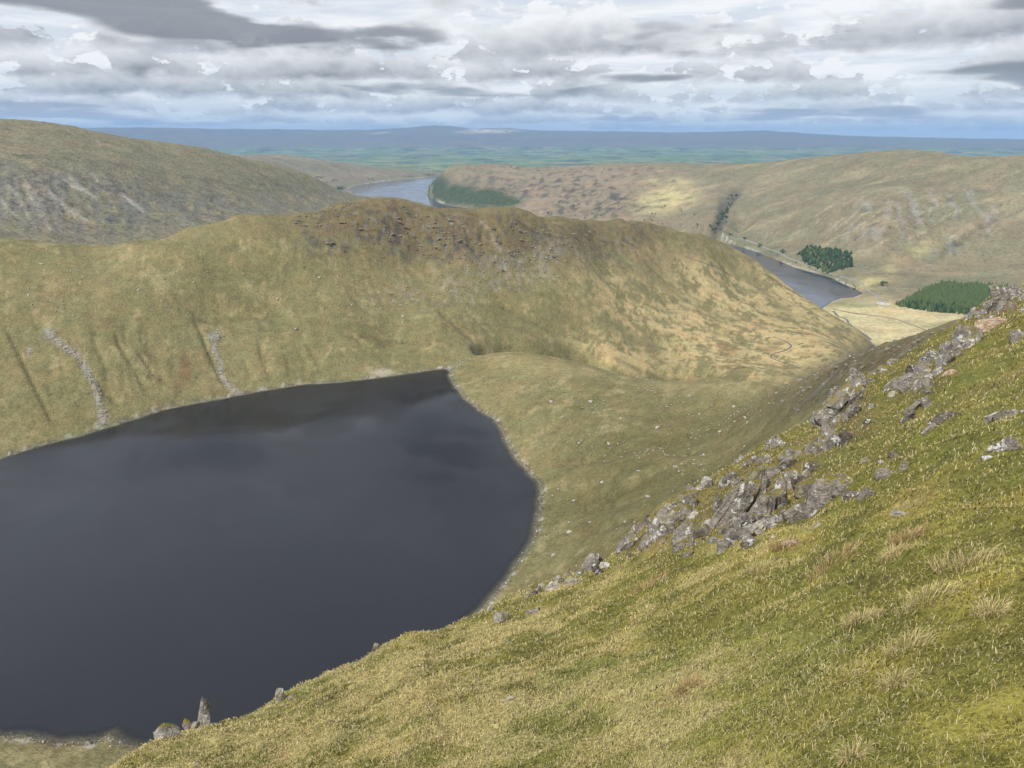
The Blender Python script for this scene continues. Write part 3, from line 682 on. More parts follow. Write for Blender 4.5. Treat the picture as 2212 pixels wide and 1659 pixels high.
    # stony drawdown rim of the reservoir
    rim = ((u > 1560) | (u < 960))*np.exp(-((sd-4)/np.maximum(4, R/700))**2)*sstep(fbm(x/120, y/120, 241, 2), -0.25, 0.25)
    c = mixc(c, rim*0.8, np.array([0.46, 0.42, 0.36]))
    c = 0.93*(c*0.70+0.30*c.mean(-1, keepdims=True)*np.array([1.02, 1.0, 0.92]))
    m = land_mat('valley_grass', (13, 48), 0.5, 7.0)
    global VAL; VAL = dict(x=x, y=y, z=z, u=u, v=v, sd=sd)
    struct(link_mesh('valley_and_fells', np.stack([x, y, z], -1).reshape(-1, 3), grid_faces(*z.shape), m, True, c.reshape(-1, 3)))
build_valley()
lake('reservoir_water', res_poly, RES_Z, water_mat('reservoir_water', (0.040, 0.046, 0.066), 10.0, 0.10, 6.0), 26.0)

# ------------------------------------------------------------------ the plain and the far hills
def build_far():
    sky = [(-500,277),(0,277),(170,276),(300,275),(400,277),(500,279),(600,279),(700,281),(800,280),(880,276),(915,272),(935,271),(975,272),(1000,276),(1025,279),(1050,277),(1080,276),(1110,277),(1150,281),(1220,283),(1300,283),
           (1380,284),(1450,286),(1540,285),(1600,283),(1650,282),(1700,285),(1760,289),(1850,294),(1950,296),(2100,299),(2212,301),(2600,305)]
    su = np.array([q[0] for q in sky], float); sv2 = np.array([q[1] for q in sky], float)
    sa, st = ray(su, sv2)
    A, R = polar(-46, 46, 640, 6500, 46000, 170, 0.9)
    x, y = R*np.sin(A), R*np.cos(A)
    top = np.interp(A, sa, st)*34000+25*fbm(A*40, A*0, 301, 4)
    base = -575.0+18*fbm(x/2500, y/2500, 303, 3)+60*sstep(R, 9000, 26000)
    k = sstep(R, 23500, 33800)
    esc = k**0.8
    z = base+(top-base)*esc+esc*(1-sstep(R, 31000, 34000))*(90*ridged(x/3500, y/3500, 305, 4)-60)
    z = np.where(R > 34000, z-(R-34000)*0.05, z)
    mid = fbm(x/900, y/900, 311, 4); sm = fbm(x/260, y/260, 312, 3); big = fbm(x/4000, y/3000, 313, 3)
    c = np.broadcast_to(np.array([0.105, 0.150, 0.050]), z.shape+(3,)).copy()
    # fields: cells of different greens, woods and hedges between
    cx_ = np.floor(x/330+0.5*fbm(x/700, y/700, 315, 2)); cy_ = np.floor(y/520+0.5*fbm(x/700, y/700, 316, 2))
    h = _hash(cx_, cy_, 3); h2 = _hash(cx_, cy_, 9)
    c = mixc(c, (h > 0.55)*0.8, np.array([0.140, 0.200, 0.060])); c = mixc(c, (h2 > 0.8)*0.8, np.array([0.200, 0.190, 0.090])); c = mixc(c, (h2 < 0.12)*0.9, np.array([0.215, 0.225, 0.110]))
    c = mixc(c, sstep(mid+0.5*sm+0.3*big, 0.05, 0.3)*0.85, np.array([0.032, 0.048, 0.022]))
    near = 1-sstep(R, 9500, 12500)
    c = mixc(c, near*sstep(big+0.5*mid, -0.2, 0.2)*0.75, np.array([0.165, 0.115, 0.075]))
    c = mixc(c, near*sstep(mid-big, 0.1, 0.3)*0.7, np.array([0.040, 0.060, 0.028]))
    c = mixc(c, sstep(z, -470, -330), np.array([0.130, 0.115, 0.080]))
    c = mixc(c, sstep(z, -400, -250)*sstep(mid+big, 0.0, 0.5)*0.6, np.array([0.100, 0.080, 0.070]))
    u, v = proj(x, y, z)
    c = mixc(c, blob(u, v, [(1060,283,60,4.5,0,1.0),(1010,286,30,3,0,0.6),(820,287,22,2,5,0.8)])*sstep(sm, -0.5, 0.2)*0.8, np.array([0.62, 0.52, 0.40]))
    m = land_mat('plain_fields', (160, 600), 0.45, 20.0)
    struct(link_mesh('plain_and_far_hills', np.stack([x, y, z], -1).reshape(-1, 3), grid_faces(*z.shape), m, True, c.reshape(-1, 3)))
build_far()
#=====FOREGROUND=====
# ------------------------------------------------------------------ the near hillside
EYE = 1.6
sil = [(-260,1990,5.5),(-60,1850,6.0),(120,1745,6.4),(260,1659,7),(340,1608,7.5),(440,1578,8),(600,1522,9),(690,1472,9.3),(830,1402,9.8),(890,1366,10.2),(950,1360,10.6),(1060,1312,11.2),(1180,1274,12),(1280,1222,13),(1350,1186,14.5),
       (1420,1130,16.5),(1500,1075,18.5),(1600,1000,21),(1690,945,24),(1780,905,26),(1850,838,29),(1950,775,33),(2050,716,37),(2130,655,41),(2212,625,45),(2350,570,48),(2600,480,52)]
_sa, _st = ray(np.array([q[0] for q in sil], float), np.array([q[1] for q in sil], float))
_srs = np.array([q[2] for q in sil], float)
_az = np.linspace(_sa[0], _sa[-1], 700)
def _smooth(a, k):
    w = np.hanning(k*2+1); w /= w.sum()
    return np.convolve(np.pad(a, k, mode='edge'), w, 'valid')
_T = _smooth(np.interp(_az, _sa, _st), 14); _RS = _smooth(np.interp(_az, _sa, _srs), 30)
def _drop(r, rs):
    d = np.maximum(r-0.86*rs, 0)
    return 1.15*d*d/(d+0.45*rs)
_S = _T+EYE/_RS
for _ in range(4):
    rr = _RS[None, :]*np.linspace(0.4, 1.8, 240)[:, None]
    tt = (-EYE+_S[None, :]*rr-_drop(rr, _RS[None, :]))/rr
    _S = _S+(_T-tt.max(0))
def near_smooth(x, y):
    r = np.hypot(x, y); az = np.arctan2(x, y)
    s = np.interp(az, _az, _S); rs = np.interp(az, _az, _RS)
    return -EYE+s*r-_drop(r, rs), r, rs, az
CRAG_PX = [(1600,1090,230,90,25,1.0),(1440,1140,90,50,30,1.0),(1760,1060,110,60,15,1.0),(1830,880,60,75,40,0.9),(2000,800,75,45,35,0.8),(2170,650,60,40,35,0.9)]
def crag_relief(x, y):
    w = 0.25*fbm(x/0.9, y/0.9, 415, 3)
    return ridged((x*0.8+y*0.6)/1.1+w, (y*0.8-x*0.6)/2.6+w, 411, 4)
def near_z(x, y):
    z, r, rs, az = near_smooth(x, y)
    k = sstep(r, 1.0, 5.0)
    b = fbm(x/3.2, y/3.2, 401, 3)*0.36*sstep(r, 4, 12)+fbm(x/0.9, y/0.9, 403, 3)*0.12*k+(0.5-np.abs(fbm(x/0.34, y/0.34, 405, 2)))*0.085*sstep(r, 1.2, 3.0)
    b = b+np.maximum(fbm(x/2.1+9, y/1.5, 409, 2), 0)*0.22*sstep(r, 5, 14)
    b = b+fbm(x/0.75+5, y/0.75, 413, 3)*0.17*sstep(r, 8, 15)
    # broken, stepped ground among the crags
    u, v = proj(x, y, z)
    cr = blob(u, v, CRAG_PX)
    b = b+cr*crag_relief(x, y)*0.42*sstep(r, 7, 11)
    return z+b
def hit(fn, u, v, r0, r1, n=500):
    """first point of a ground surface met by the sight line"""
    a, t = ray(u, v); r = r0*(r1/r0)**np.linspace(0, 1, n)
    x, y = r*np.sin(a), r*np.cos(a); z = fn(x, y)
    if isinstance(z, tuple): z = z[0]
    ok = np.nonzero(z >= t*r)[0]
    if len(ok) == 0:
        i = int(np.argmax(z/r-t))
    else: i = int(ok[0])
    return np.array([x[i], y[i], z[i]]), r[i]

STR_N = np.array([0.600, 0.500, 0.255]); MOSS_Y = np.array([0.360, 0.310, 0.078]); MOSS_G = np.array([0.205, 0.198, 0.050]); GRS = np.array([0.230, 0.245, 0.072])
DRY = np.array([0.420, 0.300, 0.160]); DK = np.array([0.085, 0.080, 0.028]); PALE_N = np.array([0.680, 0.610, 0.410])
def near_cover(x, y, u, v):
    n1 = fbm(x/1.7, y/1.7, 421, 3); n2 = fbm(x/0.55, y/0.55, 422, 3); n3 = fbm(x/0.2, y/0.2, 423, 2); n4 = fbm(x/4.5, y/4.5, 424, 2)
    c = np.broadcast_to(MOSS_G*0.95, np.shape(x)+(3,)).copy()
    c = mixc(c, sstep(n2+0.5*n1, -0.15, 0.3)*0.75, MOSS_Y)
    c = mixc(c, sstep(n4+0.6*n1, 0.0, 0.4)*0.5, GRS)
    left = sstep(u, 1900, 900)
    c = mixc(c, np.clip(sstep(n1*0.7+n2*0.6+n3*0.4+0.5*left-0.22, 0.0, 0.45), 0, 1)*0.62, STR_N*0.85)
    c = mixc(c, sstep(-n2-0.5*n3-0.2*n1, 0.22, 0.55)*0.6, DK*1.5)
    far = sstep(v, 1150, 1000)*sstep(u, 1500, 1800)
    c = mixc(c, far*0.40, np.array([0.175, 0.165, 0.052]))
    c = mixc(c, far*sstep(n1+0.4*n2, 0.1, 0.4)*0.55, np.array([0.24, 0.175, 0.075]))
    c = mixc(c, far*sstep(-n1+0.3*n2, 0.15, 0.45)*0.5, np.array([0.150, 0.185, 0.040]))
    return c*1.14
def build_near():
    A, R = polar(-50, 50, 540, 0.75, 115, 380, 1.0)
    x, y = R*np.sin(A), R*np.cos(A); z = near_z(x, y); u, v = proj(x, y, z)
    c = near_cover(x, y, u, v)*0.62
    cr = blob(u, v, CRAG_PX)*sstep(R, 7, 10); rel = crag_relief(x, y)
    c = mixc(c, np.clip(cr*1.2, 0, 1)*sstep(rel, -0.3, 0.4)*0.7, np.array([0.150, 0.115, 0.060]))
    m = land_mat('near_turf', (0.05, 0.2), 0.6, 0.05)
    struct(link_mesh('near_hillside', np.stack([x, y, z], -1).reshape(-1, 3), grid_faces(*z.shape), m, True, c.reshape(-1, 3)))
build_near()

# ---- turf: blades
def blade_mat():
    m, N, b = new_mat('grass_blades')
    at_ = N.n('ShaderNodeAttribute', attribute_name='Col'); N.put(b.inputs['Base Color'], at_.outputs['Color'])
    b.inputs['Roughness'].default_value = 0.7; b.inputs['Specular IOR Level'].default_value = 0.2
    tr = N.n('ShaderNodeBsdfTranslucent'); N.put(tr.inputs[0], at_.outputs['Color'])
    mx = N.n('ShaderNodeMixShader'); mx.inputs[0].default_value = 0.3
    N.put(mx.inputs[1], b.outputs[0]); N.put(mx.inputs[2], tr.outputs[0])
    out = [n for n in m.node_tree.nodes if n.type == 'OUTPUT_MATERIAL'][0]
    N.put(out.inputs[0], mx.outputs[0])
    return m
M_BLADE = blade_mat()
def blades(base, length, width, lean, heading, col, rng):
    """base (n,3); every blade a bent strip of two quads' worth of faces"""
    n = len(base); face = rng.uniform(0, 2*np.pi, n)
    wv = np.stack([np.cos(face), np.sin(face), np.zeros(n)], -1)*width[:, None]*0.5
    dv = np.stack([np.cos(heading), np.sin(heading), np.zeros(n)], -1)
    up = np.array([0, 0, 1.0])
    m1 = base+up*(length*0.55*np.cos(lean*0.5))[:, None]+dv*(length*0.55*np.sin(lean*0.5))[:, None]
    tp = m1+up*(length*0.45*np.cos(lean*1.4))[:, None]+dv*(length*0.45*np.sin(lean*1.4))[:, None]
    b0 = base-up*(length*0.1)[:, None]
    V = np.stack([b0-wv, b0+wv, m1+wv*0.75, m1-wv*0.75, tp], 1).reshape(-1, 3)
    i = np.arange(n)*5
    F = np.concatenate([np.stack([i, i+1, i+2], -1), np.stack([i, i+2, i+3], -1), np.stack([i+3, i+2, i+4], -1)])
    C = np.repeat(col, 5, 0).reshape(n, 5, 3).copy()
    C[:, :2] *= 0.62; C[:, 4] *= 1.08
    return V, F, C.reshape(-1, 3)
def build_turf(n=340000):
    rng = np.random.default_rng(7)
    az = np.radians(rng.uniform(-44, 45, n)); rs = np.interp(az, _az, _RS)
    r = 1.35*(rs*1.12/1.35)**(rng.uniform(0, 1, n)**1.2)
    x, y = r*np.sin(az), r*np.cos(az); z = near_z(x, y); u, v = proj(x, y, z)
    cr = blob(u, v, CRAG_PX)*sstep(r, 7, 10)
    keep = (v < 1800) & (u > -150) & (u < 2360)
    x, y, z, u, v, r = [q[keep] for q in (x, y, z, u, v, r)]; n = len(x)
    c = near_cover(x, y, u, v)
    k = rng.uniform(0, 1, n); stc = fbm(x/0.8, y/0.8, 431, 3)
    sel = (k < 0.27+0.35*np.clip(stc+0.25, 0, 1)+0.18*sstep(u, 1700, 800))
    c = mixc(c, np.clip(cr[keep], 0, 1)*0.55, np.array([0.205, 0.160, 0.075]))
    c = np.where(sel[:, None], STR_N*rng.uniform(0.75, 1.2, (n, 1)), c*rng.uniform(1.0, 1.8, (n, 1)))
    c = np.where((rng.uniform(0, 1, n) < 0.09)[:, None], PALE_N, c)
    c = np.where((rng.uniform(0, 1, n) < 0.10)[:, None], DK*rng.uniform(0.7, 1.8, (n, 1)), c)
    L = (0.016+0.0018*r)*rng.uniform(0.5, 1.7, n)*(1+0.7*np.clip(stc, 0, 1)*sel)
    Wd = np.maximum(0.0028, 0.00125*r)*rng.uniform(0.7, 1.4, n)
    lean = np.abs(rng.normal(0.95, 0.5, n)); hd = rng.uniform(0, 2*np.pi, n)
    hd = np.where(rng.uniform(0, 1, n) < 0.45, rng.normal(math.radians(200), 0.7, n), hd)
    V, F, C = blades(np.stack([x, y, z], -1), L, Wd, lean, hd, c, rng)
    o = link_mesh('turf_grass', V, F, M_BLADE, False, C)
    stuff(o, 'short mossy green and straw coloured turf covering the near hillside', 'grass')
build_turf()
TUFTS = [(2000,1300,70,'pale straw tussock with long blades standing out at the right of the near turf'),(1800,1218,62,'wide reddish straw tussock below the flat stone in the turf'),(2085,1222,80,'broad straw tussock nearest the right edge of the picture'),
         (1640,1232,60,'straw tussock in the turf just below the main crag'),(1400,1270,62,'straw tussock at the left end of the row below the crag'),(1860,1340,48,'low brownish tussock left of the tall pale straw tussock'),
         (1960,1400,60,'dark based straw tussock in the lower right turf'),(1480,1495,40,'small reddish dry tuft in the middle of the near turf'),(1930,1205,44,'short tussock between the two wide straw tussocks'),(1930,1480,36,'thin upright dry tuft low on the right of the turf'),
         (1960,1165,46,'pale green tussock on the turf right of the flat lichened stone'),(2140,1330,40,'small pale tuft right of the tall pale straw tussock'),(1840,1640,44,'dry tuft cut by the bottom edge of the picture'),(1690,1185,44,'low tussock right beside the small grey slab in the turf')]
def build_tufts():
    for i, (u, v, w, lab) in enumerate(TUFTS):
        rng = np.random.default_rng(50+i); p, r = hit(near_z, u, v, 0.8, 60)
        rad = 0.5*w*r*1.15/FPX; n = 420
        q = rng.normal(0, 0.62, (n, 2))*rad*np.array([1.15, 0.8]); q = q*np.minimum(1, 1.15*rad/(np.hypot(q[:, 0], q[:, 1])+1e-6))[:, None]; x = p[0]+q[:, 0]; y = p[1]+q[:, 1]; z = near_z(x, y)-p[2]
        hd = np.arctan2(q[:, 1], q[:, 0])+rng.normal(0, 0.5, n)
        L = rng.uniform(0.25, 1.0, n)**1.5*min(0.24, 0.5*rad+0.06); ln = np.abs(rng.normal(0.95, 0.4, n))
        base = [STR_N, DRY*1.25, STR_N*0.8+DRY*0.3][i % 3]
        c = base*rng.uniform(0.65, 1.25, (n, 1)); c = np.where((rng.uniform(0, 1, n) < 0.2)[:, None], GRS*1.2, c)
        V, F, C = blades(np.stack([q[:, 0], q[:, 1], z], -1), L, np.maximum(0.003, 0.0010*r)*rng.uniform(0.7, 1.2, n), ln, hd, c, rng)
        o = link_mesh('grass_tussock', V, F, M_BLADE, False, C); o.location = p
        tag(o, lab, 'grass tussock', 'dry tussocks in the near turf')
build_tufts()

# ---- rocks
def rock_mat(name, base, lichen=0.5, moss=0.5, dark=0.3):
    m, N, b = new_mat(name)
    tc = N.n('ShaderNodeTexCoord'); P = tc.outputs['Object']; gm = N.n('ShaderNodeNewGeometry')
    oi = N.n('ShaderNodeObjectInfo'); Q = N.vm('ADD', P, N.vm('SCALE', oi.outputs['Location'], 0.37))
    n1 = N.noise(Q, 3.0, 5, 0.65); n2 = N.noise(Q, 14.0, 4, 0.7); n3 = N.noise(Q, 60.0, 3, 0.6)
    c = N.mix(N.ss(n1, 0.3, 0.7), tuple(x*0.48 for x in base), tuple(x*1.25 for x in base))
    c = N.mix(N.m('MULTIPLY', N.ss(n2, 0.45, 0.62), 0.7), c, tuple(x*1.5 for x in base))
    c = N.mix(N.m('MULTIPLY', N.ss(n3, 0.5, 0.7), 0.5), c, tuple(x*0.5 for x in base))
    c = N.mix(N.m('MULTIPLY', N.ss(N.noise(Q, 4.5, 4, 0.6), 0.58, 0.66), dark), c, (0.035, 0.030, 0.022))
    sp = N.n('ShaderNodeSeparateXYZ'); N.put(sp.inputs[0], gm.outputs['Normal'])
    li = N.m('MULTIPLY', N.ss(N.noise(Q, 8.0, 4, 0.65, 0.4), 0.61-0.05*lichen, 0.63-0.04*lichen), N.ss(n2, 0.30, 0.5))
    c = N.mix(N.m('MULTIPLY', li, min(1.0, lichen*1.4)), c, (0.62, 0.62, 0.60))
    yl = N.ss(N.noise(N.vm('ADD', Q, (7, 3, 1)), 4.0, 4, 0.6), 0.68, 0.71)
    c = N.mix(N.m('MULTIPLY', yl, 0.7), c, (0.42, 0.42, 0.16))
    ms = N.m('MULTIPLY', N.ss(sp.outputs[2], 0.35, 0.8), N.ss(N.noise(Q, 2.6, 4, 0.6), 0.58-0.16*moss, 0.66-0.14*moss))
    c = N.mix(N.m('MULTIPLY', ms, min(1, moss*1.6)), c, N.mix(n2, (0.13, 0.11, 0.02), (0.26, 0.215, 0.05)))
    N.put(b.inputs['Base Color'], c); b.inputs['Roughness'].default_value = 0.9
    bump(N, b, N.m('ADD', N.m('MULTIPLY', n1, 2.0), N.m('ADD', n2, N.m('MULTIPLY', n3, 0.4))), 1.0, 0.06)
    return m
RM = {'g': rock_mat('grey_rock', (0.238, 0.216, 0.190), 0.6, 0.75, 0.5), 'p': rock_mat('pale_rock', (0.400, 0.365, 0.315), 0.5, 0.25, 0.2), 'r': rock_mat('pinkish_rock', (0.440, 0.330, 0.240), 0.2, 0.1, 0.1),
      'd': rock_mat('dark_lichened_rock', (0.130, 0.112, 0.095), 1.0, 0.3, 0.8), 'm': rock_mat('mossy_rock', (0.330, 0.310, 0.285), 0.6, 1.0, 0.4)}
def rock_verts(seed, sx, sy, sz, sub, slab, tap=1.0):
    rng = np.random.default_rng(seed)
    bm = bmesh.new(); bmesh.ops.create_icosphere(bm, subdivisions=sub, radius=1.0)
    V = np.array([v.co[:] for v in bm.verts]); F = [[v.index for v in f.verts] for f in bm.faces]; bm.free()
    V = np.sign(V)*np.abs(V)**(0.52 if slab > 0.8 else 0.66)        # boxy start
    if slab > 0.8:                                                 # taper to a broken top
        f = np.clip((V[:, 2]+1)/2, 0, 1)**1.4; V[:, 0] = V[:, 0]*(1-tap*rng.uniform(0.1, 0.6)*f)+tap*rng.uniform(-0.3, 0.3)*f; V[:, 1] *= 1-tap*rng.uniform(0.2, 0.6)*f
    for k in range(13):
        d = rng.normal(0, 1, 3)
        if slab > 0.8: d[2] = abs(d[2])*(1.6 if k < 3 else 0.25)      # cleavage planes run along the slab
        d /= np.linalg.norm(d)
        off = rng.uniform(0.50, 0.90); over = V@d-off
        V = V-np.maximum(over, 0)[:, None]*d*0.97
    j = ridged(V[:, 0]*2.6+seed, V[:, 1]*2.0+V[:, 2]*0.25, seed % 91, 3)
    V[:, 1] -= 0.13*j*slab; V[:, 0] += 0.06*j*slab
    n = fbm(V[:, 0]*2.6+seed*0.7, V[:, 2]*1.8+V[:, 1]*1.3, 3+seed % 50, 4)
    V = V*(1+0.12*n)[:, None]
    V[:, 2] += 0.16*fbm(V[:, 0]*4.5, V[:, 1]*4.5+seed, 7, 3)
    lo, hi = V.min(0), V.max(0); V = (V-(lo+hi)/2)/((hi-lo)/2)
    return V*np.array([sx, sy, sz]), np.array(F)
def rock(name, u, v, w, h, tilt=0.0, kind='g', parent=None, seed=None, deep=0.75, origin=None):
    seed = seed if seed is not None else int(u*7+v*13)
    p, r = hit(near_z, u, min(v+0.32*h, 1655), 0.8, 70)
    a, t = ray(u, v)
    dep = p[1]*cP-p[2]*sP; s = dep/FPX
    W, H = (w*s*0.64, h*s*0.66) if parent is not None else (w*s*0.56, h*s*0.62)
    D = min(W, H)*deep+0.25*max(W, H)*0.4
    V, F = rock_verts(seed, W, D, H, 4 if w*h > 1100 else 3, 1.0, 1.0 if parent is not None else 0.35)
    V[:, 2] = np.where(V[:, 2] < -0.3*H, V[:, 2]*1.35, V[:, 2])     # rooted in the turf
    T = Matrix.Rotation(-a, 3, 'Z') @ Matrix.Rotation(math.radians(tilt), 3, 'Y') @ Matrix.Rotation(math.radians(random.Random(seed).uniform(-16, 16)), 3, 'X')
    V = V@np.array(T).T
    rc = r+D*(0.45 if parent is not None else 0.3)
    ctr = np.array([rc*math.sin(a), rc*math.cos(a), rc*t])
    o = link_mesh(name, V, F, RM[kind], False, parent=parent)
    o.location = ctr-(np.array(origin) if origin is not None else 0)
    return o
OUTCROPS = [
 ('main grey crag of jointed slabs breaking out above the near turf', [
  (1594,1090,52,104,25,'g'),(1628,1060,44,84,18,'g'),(1648,1098,40,60,15,'g'),(1680,1082,36,54,10,'g'),(1789,1064,88,54,-22,'g'),(1723,1112,76,42,-40,'g'),(1822,1052,34,34,10,'g'),(1850,1072,46,20,-5,'d'),
  (1670,1018,34,30,20,'g'),(1643,1022,20,22,10,'g'),(1700,1002,28,34,15,'g'),(1716,1032,44,30,-45,'g'),(1762,967,34,40,12,'g'),(1721,978,40,26,-30,'g'),(1752,1014,32,28,0,'d'),(1740,1056,30,30,20,'g'),(1711,1050,20,16,0,'p'),
  (1677,957,40,26,-45,'g'),(1623,1000,40,18,-38,'g'),(1650,992,30,16,-30,'g'),(1555,1094,24,48,-20,'g'),(1574,1086,22,36,10,'g'),(1584,1030,34,18,-30,'g'),(1526,1042,22,18,0,'m'),(1499,1072,32,30,20,'g'),(1467,1084,30,28,-20,'g'),
  (1448,1098,24,14,-10,'p'),(1487,1104,26,24,0,'g'),(1440,1124,44,52,20,'g'),(1430,1150,30,34,15,'g'),(1409,1128,28,18,-35,'g'),(1405,1165,26,36,20,'g'),(1380,1142,34,20,-42,'g'),(1361,1172,26,44,30,'g'),(1487,1152,40,52,18,'g'),
  (1478,1174,46,24,-15,'g'),(1531,1135,34,22,-20,'p'),(1514,1160,30,26,0,'d'),(1599,1155,34,46,35,'g'),(1633,1144,40,46,38,'p'),(1567,1180,30,24,-10,'g'),(1665,1126,38,26,-35,'g'),(1618,1174,34,28,-30,'g'),(1545,1168,24,20,0,'m'),(1690,1050,26,34,10,'g'),(1608,1130,30,40,15,'g'),(1575,1140,26,34,25,'g')]),
 ('jointed crag on the skyline brow left of the mossy slope', [
  (1867,819,30,24,-40,'g'),(1836,846,36,62,35,'g'),(1820,864,24,52,38,'g'),(1795,884,30,46,40,'g'),(1840,890,24,28,10,'g'),(1810,909,36,22,-25,'g'),(1788,927,28,18,-20,'g'),(1885,812,24,16,-40,'g'),(1906,797,26,14,-40,'g'),(1850,830,22,40,40,'g'),(1775,905,24,26,40,'g'),(1928,782,22,12,-40,'g')]),
 ('line of grey outcrops running up to the big square boulder', [
  (2012,772,34,28,-40,'g'),(2044,778,24,34,25,'g'),(1995,800,34,28,-45,'g'),(2030,801,24,18,0,'g'),(1977,824,40,40,38,'g'),(1998,824,22,34,15,'g'),(1951,837,22,18,-20,'g'),(1934,830,20,32,30,'g'),(1926,852,12,14,0,'p'),(2050,755,32,28,-40,'g')]),
 ('highest jagged crag at the right edge of the skyline', [
  (2178,635,36,29,-35,'g'),(2150,655,24,27,40,'g'),(2130,675,20,23,42,'g'),(2197,625,24,16,-35,'g'),(2187,662,22,20,10,'g'),(2206,673,27,14,-40,'g'),(2135,688,35,12,-15,'g'),(2212,650,19,20,20,'g')]),
 ('low broken rocks along the brow above the tarn outlet shore', [
  (1283,1219,28,22,20,'g'),(1230,1236,14,14,20,'g'),(1265,1228,20,14,-30,'g'),(1206,1252,16,14,0,'m'),(1165,1275,14,16,20,'g'),(1151,1281,14,14,10,'g'),(1139,1289,9,14,10,'p'),(1250,1240,18,12,-20,'g')])]
def build_outcrops():
    for lab, lst in OUTCROPS:
        u0, v0 = lst[0][:2]; p, r = hit(near_z, u0, v0+20, 0.8, 70)
        e = bpy.data.objects.new('rock_outcrop', None); COL.objects.link(e); e.location = p
        tag(e, lab, 'rock outcrop', 'rock outcrops on the near hillside')
        for q in lst: rock('rock_slab', *q[:5], kind=q[5], parent=e, origin=p)
        rg = random.Random(int(u0)); big = [q for q in lst if q[2]*q[3] > 500]
        for k in range(int(len(lst)*1.6) if len(lst) > 20 else len(lst)):      # broken pieces between the slabs
            q = rg.choice(big or lst); w = rg.uniform(8, 22)
            rock('rock_slab', q[0]+rg.uniform(-0.8, 0.8)*q[2], q[1]+rg.uniform(-0.6, 0.7)*q[3], w, w*rg.uniform(0.6, 1.7), rg.choice([20, 30, -35, -20, 10]), kind=rg.choice('ggggpdm'), parent=e, origin=p, seed=rg.randrange(9999))
build_outcrops()
ROCKS = [(2089,735,56,54,5,'g','big square grey boulder standing on the mossy slope near the skyline'),(2144,701,64,24,-14,'r','long flat pinkish boulder just above the big square boulder'),(2166,660,22,30,5,'g','rounded upright boulder below the highest crag'),
 (2102,676,15,22,0,'g','small pointed pinnacle standing out against the dark plantation'),(2093,683,12,16,0,'g','stubby stone leaning beside the small pointed pinnacle'),(2197,726,32,26,-35,'g','dark edged rock in the turf at the right edge below the pinkish boulder'),(2008,803,24,11,-15,'p','white lichened slab on the outcrop left of the pink stone'),
 (2057,806,36,16,-5,'r','reddish tan block lying on the moss beside the grey outcrops'),(1882,880,15,14,0,'g','small grey stone in the moss right of the brow crag'),(1871,913,12,22,10,'d','small upright dark stone in open moss'),(1976,879,15,36,30,'g','narrow leaning stone with a pointed top in the moss'),
 (1966,899,14,26,35,'g','lower piece just below the narrow leaning stone'),(2000,873,24,24,-40,'g','grey block just right of the narrow leaning stone'),(2036,906,76,20,-40,'d','long tilted slab with a large white lichen patch'),(2010,926,14,24,35,'g','foot of the long tilted slab half sunk in turf'),
 (2158,898,56,18,-32,'g','long grey slab lying up the slope at the right'),(2200,891,34,13,-25,'g','thin slab at the right edge beside the long grey slab'),(2172,965,68,28,-40,'g','large grey slab with a squared upper end at the right edge'),(2133,990,24,12,-30,'g','small piece below the large squared grey slab'),
 (1831,950,40,28,0,'d','black rock blotched with white lichen under a turf ledge'),(1793,955,24,32,5,'g','upright block left of the black lichened rock'),(1929,985,22,22,-45,'g','small tilted rock in the hollow right of the crag'),(1953,1008,17,22,5,'g','stone tucked under a dark turf overhang'),
 (1911,1022,46,28,-25,'g','grey rock with white lichen top in the hollow right of the crag'),(1870,994,18,12,-20,'m','small mossy stone in the green hollow'),(1903,1000,18,14,-40,'g','sliver of rock just above the white topped rock'),(1709,1173,38,14,-18,'r','flat tan slab lying on the turf below the crag'),
 (1670,1163,10,13,10,'r','small tan stone at the foot of the crag'),(1489,1196,20,20,10,'g','grey stone sunk in yellow grass below the crag foot'),(1947,1110,40,9,-4,'p','flat pale stone flush with the turf'),(1196,1267,34,17,8,'p','bright flat topped rock on the brow above the tarn'),(1170,1266,18,10,-5,'p','small bright rock left of the flat topped rock'),
 (1239,1258,40,15,-14,'p','long pale rock with a moss cap on the brow'),(1084,1333,31,25,5,'m','grey stone with dark moss hollows on the brow'),(1151,1316,29,19,-10,'m','half buried mossy stone with white lichen'),(1060,1316,16,16,10,'p','little pale stone on the edge left of the mossy stone'),
 (440,1546,26,70,12,'m','tall leaning standing stone with a yellow moss cap'),(424,1566,20,26,-10,'p','squat stone against the foot of the leaning standing stone'),(403,1563,18,16,-30,'g','small rock left of the leaning standing stone'),(356,1582,44,32,-30,'m','wedge shaped mossy rock at the lower left brow'),
 (606,1504,18,34,-4,'p','short upright stone like a tooth on the brow'),(630,1504,16,18,20,'m','small triangular stone right of the tooth stone'),(423,1654,10,14,10,'p','small white stone at the bottom edge'),(811,1399,14,16,10,'g','knobbly rock on the brow left of the mossy mound'),(1102,1510,22,11,-14,'p','white stone lying in the open turf'),(932,1528,10,8,0,'r','pebble sized brown stone in the turf')]
def build_rocks():
    for u, v, w, h, tl, k, lab in ROCKS:
        o = rock('rock', u, v, w, h, tl, k); tag(o, lab, 'rock', 'single rocks on the near hillside')
build_rocks()

